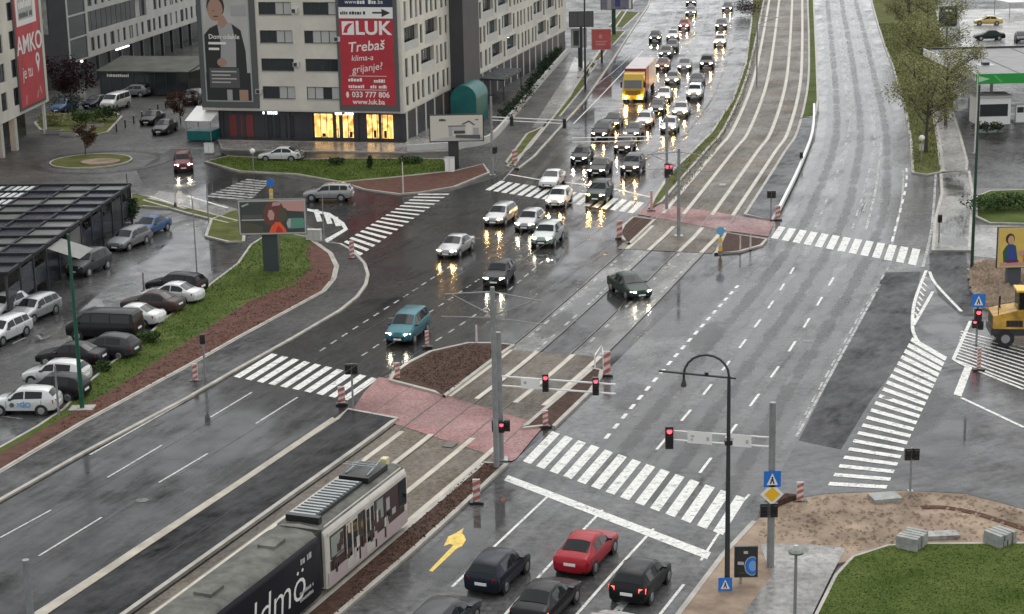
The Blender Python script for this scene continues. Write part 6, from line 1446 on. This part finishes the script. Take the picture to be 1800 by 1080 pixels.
# grass tufts
def inside(P, x, y):
    c = False; n = len(P)
    for i in range(n):
        a, b = P[i], P[(i+1) % n]
        if (a.y > y) != (b.y > y) and x < (b.x-a.x)*(y-a.y)/(b.y-a.y)+a.x: c = not c
    return c
def grass(pts, n, z, m, label, hmin=.06, hmax=.2, seed=3):
    P = W(pts, z); rnd = random.Random(seed); x0, x1 = min(p.x for p in P), max(p.x for p in P); y0, y1 = min(p.y for p in P), max(p.y for p in P); mb = MB(); k = 0
    while k < n:
        x, y = rnd.uniform(x0, x1), rnd.uniform(y0, y1)
        if not inside(P, x, y): k += .2; continue
        h = rnd.uniform(hmin, hmax); a = rnd.uniform(0, 6.28); w_ = rnd.uniform(.03, .08); i = len(mb.v)
        mb.v += [(x-math.cos(a)*w_, y-math.sin(a)*w_, z-.02), (x+math.cos(a)*w_, y+math.sin(a)*w_, z-.02), (x+rnd.uniform(-.1,.1), y+rnd.uniform(-.1,.1), z+h)]
        mb.f.append((i,i+1,i+2)); mb.m.append(0); k += 1
    o = mb.build('grass', m); tag(o, label, 'grass', kind='stuff')
M_gr = mat('grass_blades', (.085, .15, .02), .7, spec=.1, noise=(.3, .35, (.15, .20, .045))); M_gr2 = leafmat('dry_grass_blades', (.13, .135, .05), .4, 1.0)
grass([(1440,1082),(1474,1010),(1500,982),(1560,962),(1620,958),(1800,957),(1810,957),(1810,1110),(1420,1110)], 17000, .15, M_gr, 'short green grass of the lawn at the bottom right', .01, .05)
grass([(548,436),(480,408),(442,432),(420,463),(372,499),(346,524),(295,557),(240,610),(198,638),(160,671),(116,718),(70,749),(112,736),(212,676),(332,598),(442,526),(520,498),(546,470)], 9000, .14, M_gr, 'green grass of the verge beside the car park', .03, .12)
grass([(370,284),(402,276),(520,282),(640,280),(778,281),(796,299),(690,310),(600,318),(520,304),(424,299)], 9000, .14, M_gr, 'green grass of the lawn before the shops', .06, .2)
grass([(1604,300),(1600,250),(1592,200),(1577,145),(1570,120),(1557,84),(1544,42),(1600,42),(1640,150),(1640,192),(1650,245),(1655,300)], 12000, .13, M_gr2, 'rough olive grass of the wedge by the right road', .08, .3)
grass([(1185,352),(1215,322),(1260,262),(1300,190),(1325,120),(1330,60),(1318,60),(1308,115),(1285,178),(1248,236),(1212,272),(1182,302)], 7000, .13, M_gr2, 'rough grass of the strip left of the tracks', .06, .22)
# loose clods on dug soil and mulch
def clods(pts, n, z, m, label, s0=.04, s1=.14, seed=5):
    P = W(pts, z); rnd = random.Random(seed); x0, x1 = min(p.x for p in P), max(p.x for p in P); y0, y1 = min(p.y for p in P), max(p.y for p in P); mb = MB(); k = 0
    while k < n:
        x, y = rnd.uniform(x0, x1), rnd.uniform(y0, y1)
        if not inside(P, x, y): k += .2; continue
        s = rnd.uniform(s0, s1); a = rnd.uniform(0, 6.28); c = [(x+math.cos(a+j*1.57)*s*rnd.uniform(.7,1.3), y+math.sin(a+j*1.57)*s*rnd.uniform(.7,1.3), z-.01) for j in range(4)]; i = len(mb.v)
        mb.v += c + [(x+rnd.uniform(-.3,.3)*s, y+rnd.uniform(-.3,.3)*s, z+s*rnd.uniform(.5,1))]; mb.f += [(i,i+1,i+4),(i+1,i+2,i+4),(i+2,i+3,i+4),(i+3,i,i+4)]; mb.m += [0]*4; k += 1
    tag(mb.build('loose_soil', m), label, 'soil', kind='stuff')
clods([(1345,906),(1375,887),(1450,872),(1590,866),(1700,872),(1800,899),(1800,950),(1600,953),(1490,972),(1400,950),(1330,955)], 900, .10, M_dirt, 'loose clods on the pale dug soil at bottom right', .03, .16)
clods([(1706,465),(1740,458),(1810,468),(1810,540),(1762,552),(1722,533),(1708,500)], 1500, .16, M_dirt, 'loose clods on the dug soil at the right edge', .06, .35)
clods([(700,660),(760,622),(822,606),(880,612),(790,690)], 1500, .14, M_soil, 'loose mulch on the near island', .03, .09)
clods([(880,820),(815,882),(725,964),(590,1080),(640,1000),(850,812)], 1800, .14, M_soil, 'loose mulch on the strip beside the tram', .03, .09)
clods([(588,490),(520,536),(420,590),(335,638),(140,742),(20,812),(120,735),(330,602),(440,530),(550,470)], 3000, .15, M_soil2, 'loose mulch along the left footway', .03, .1)
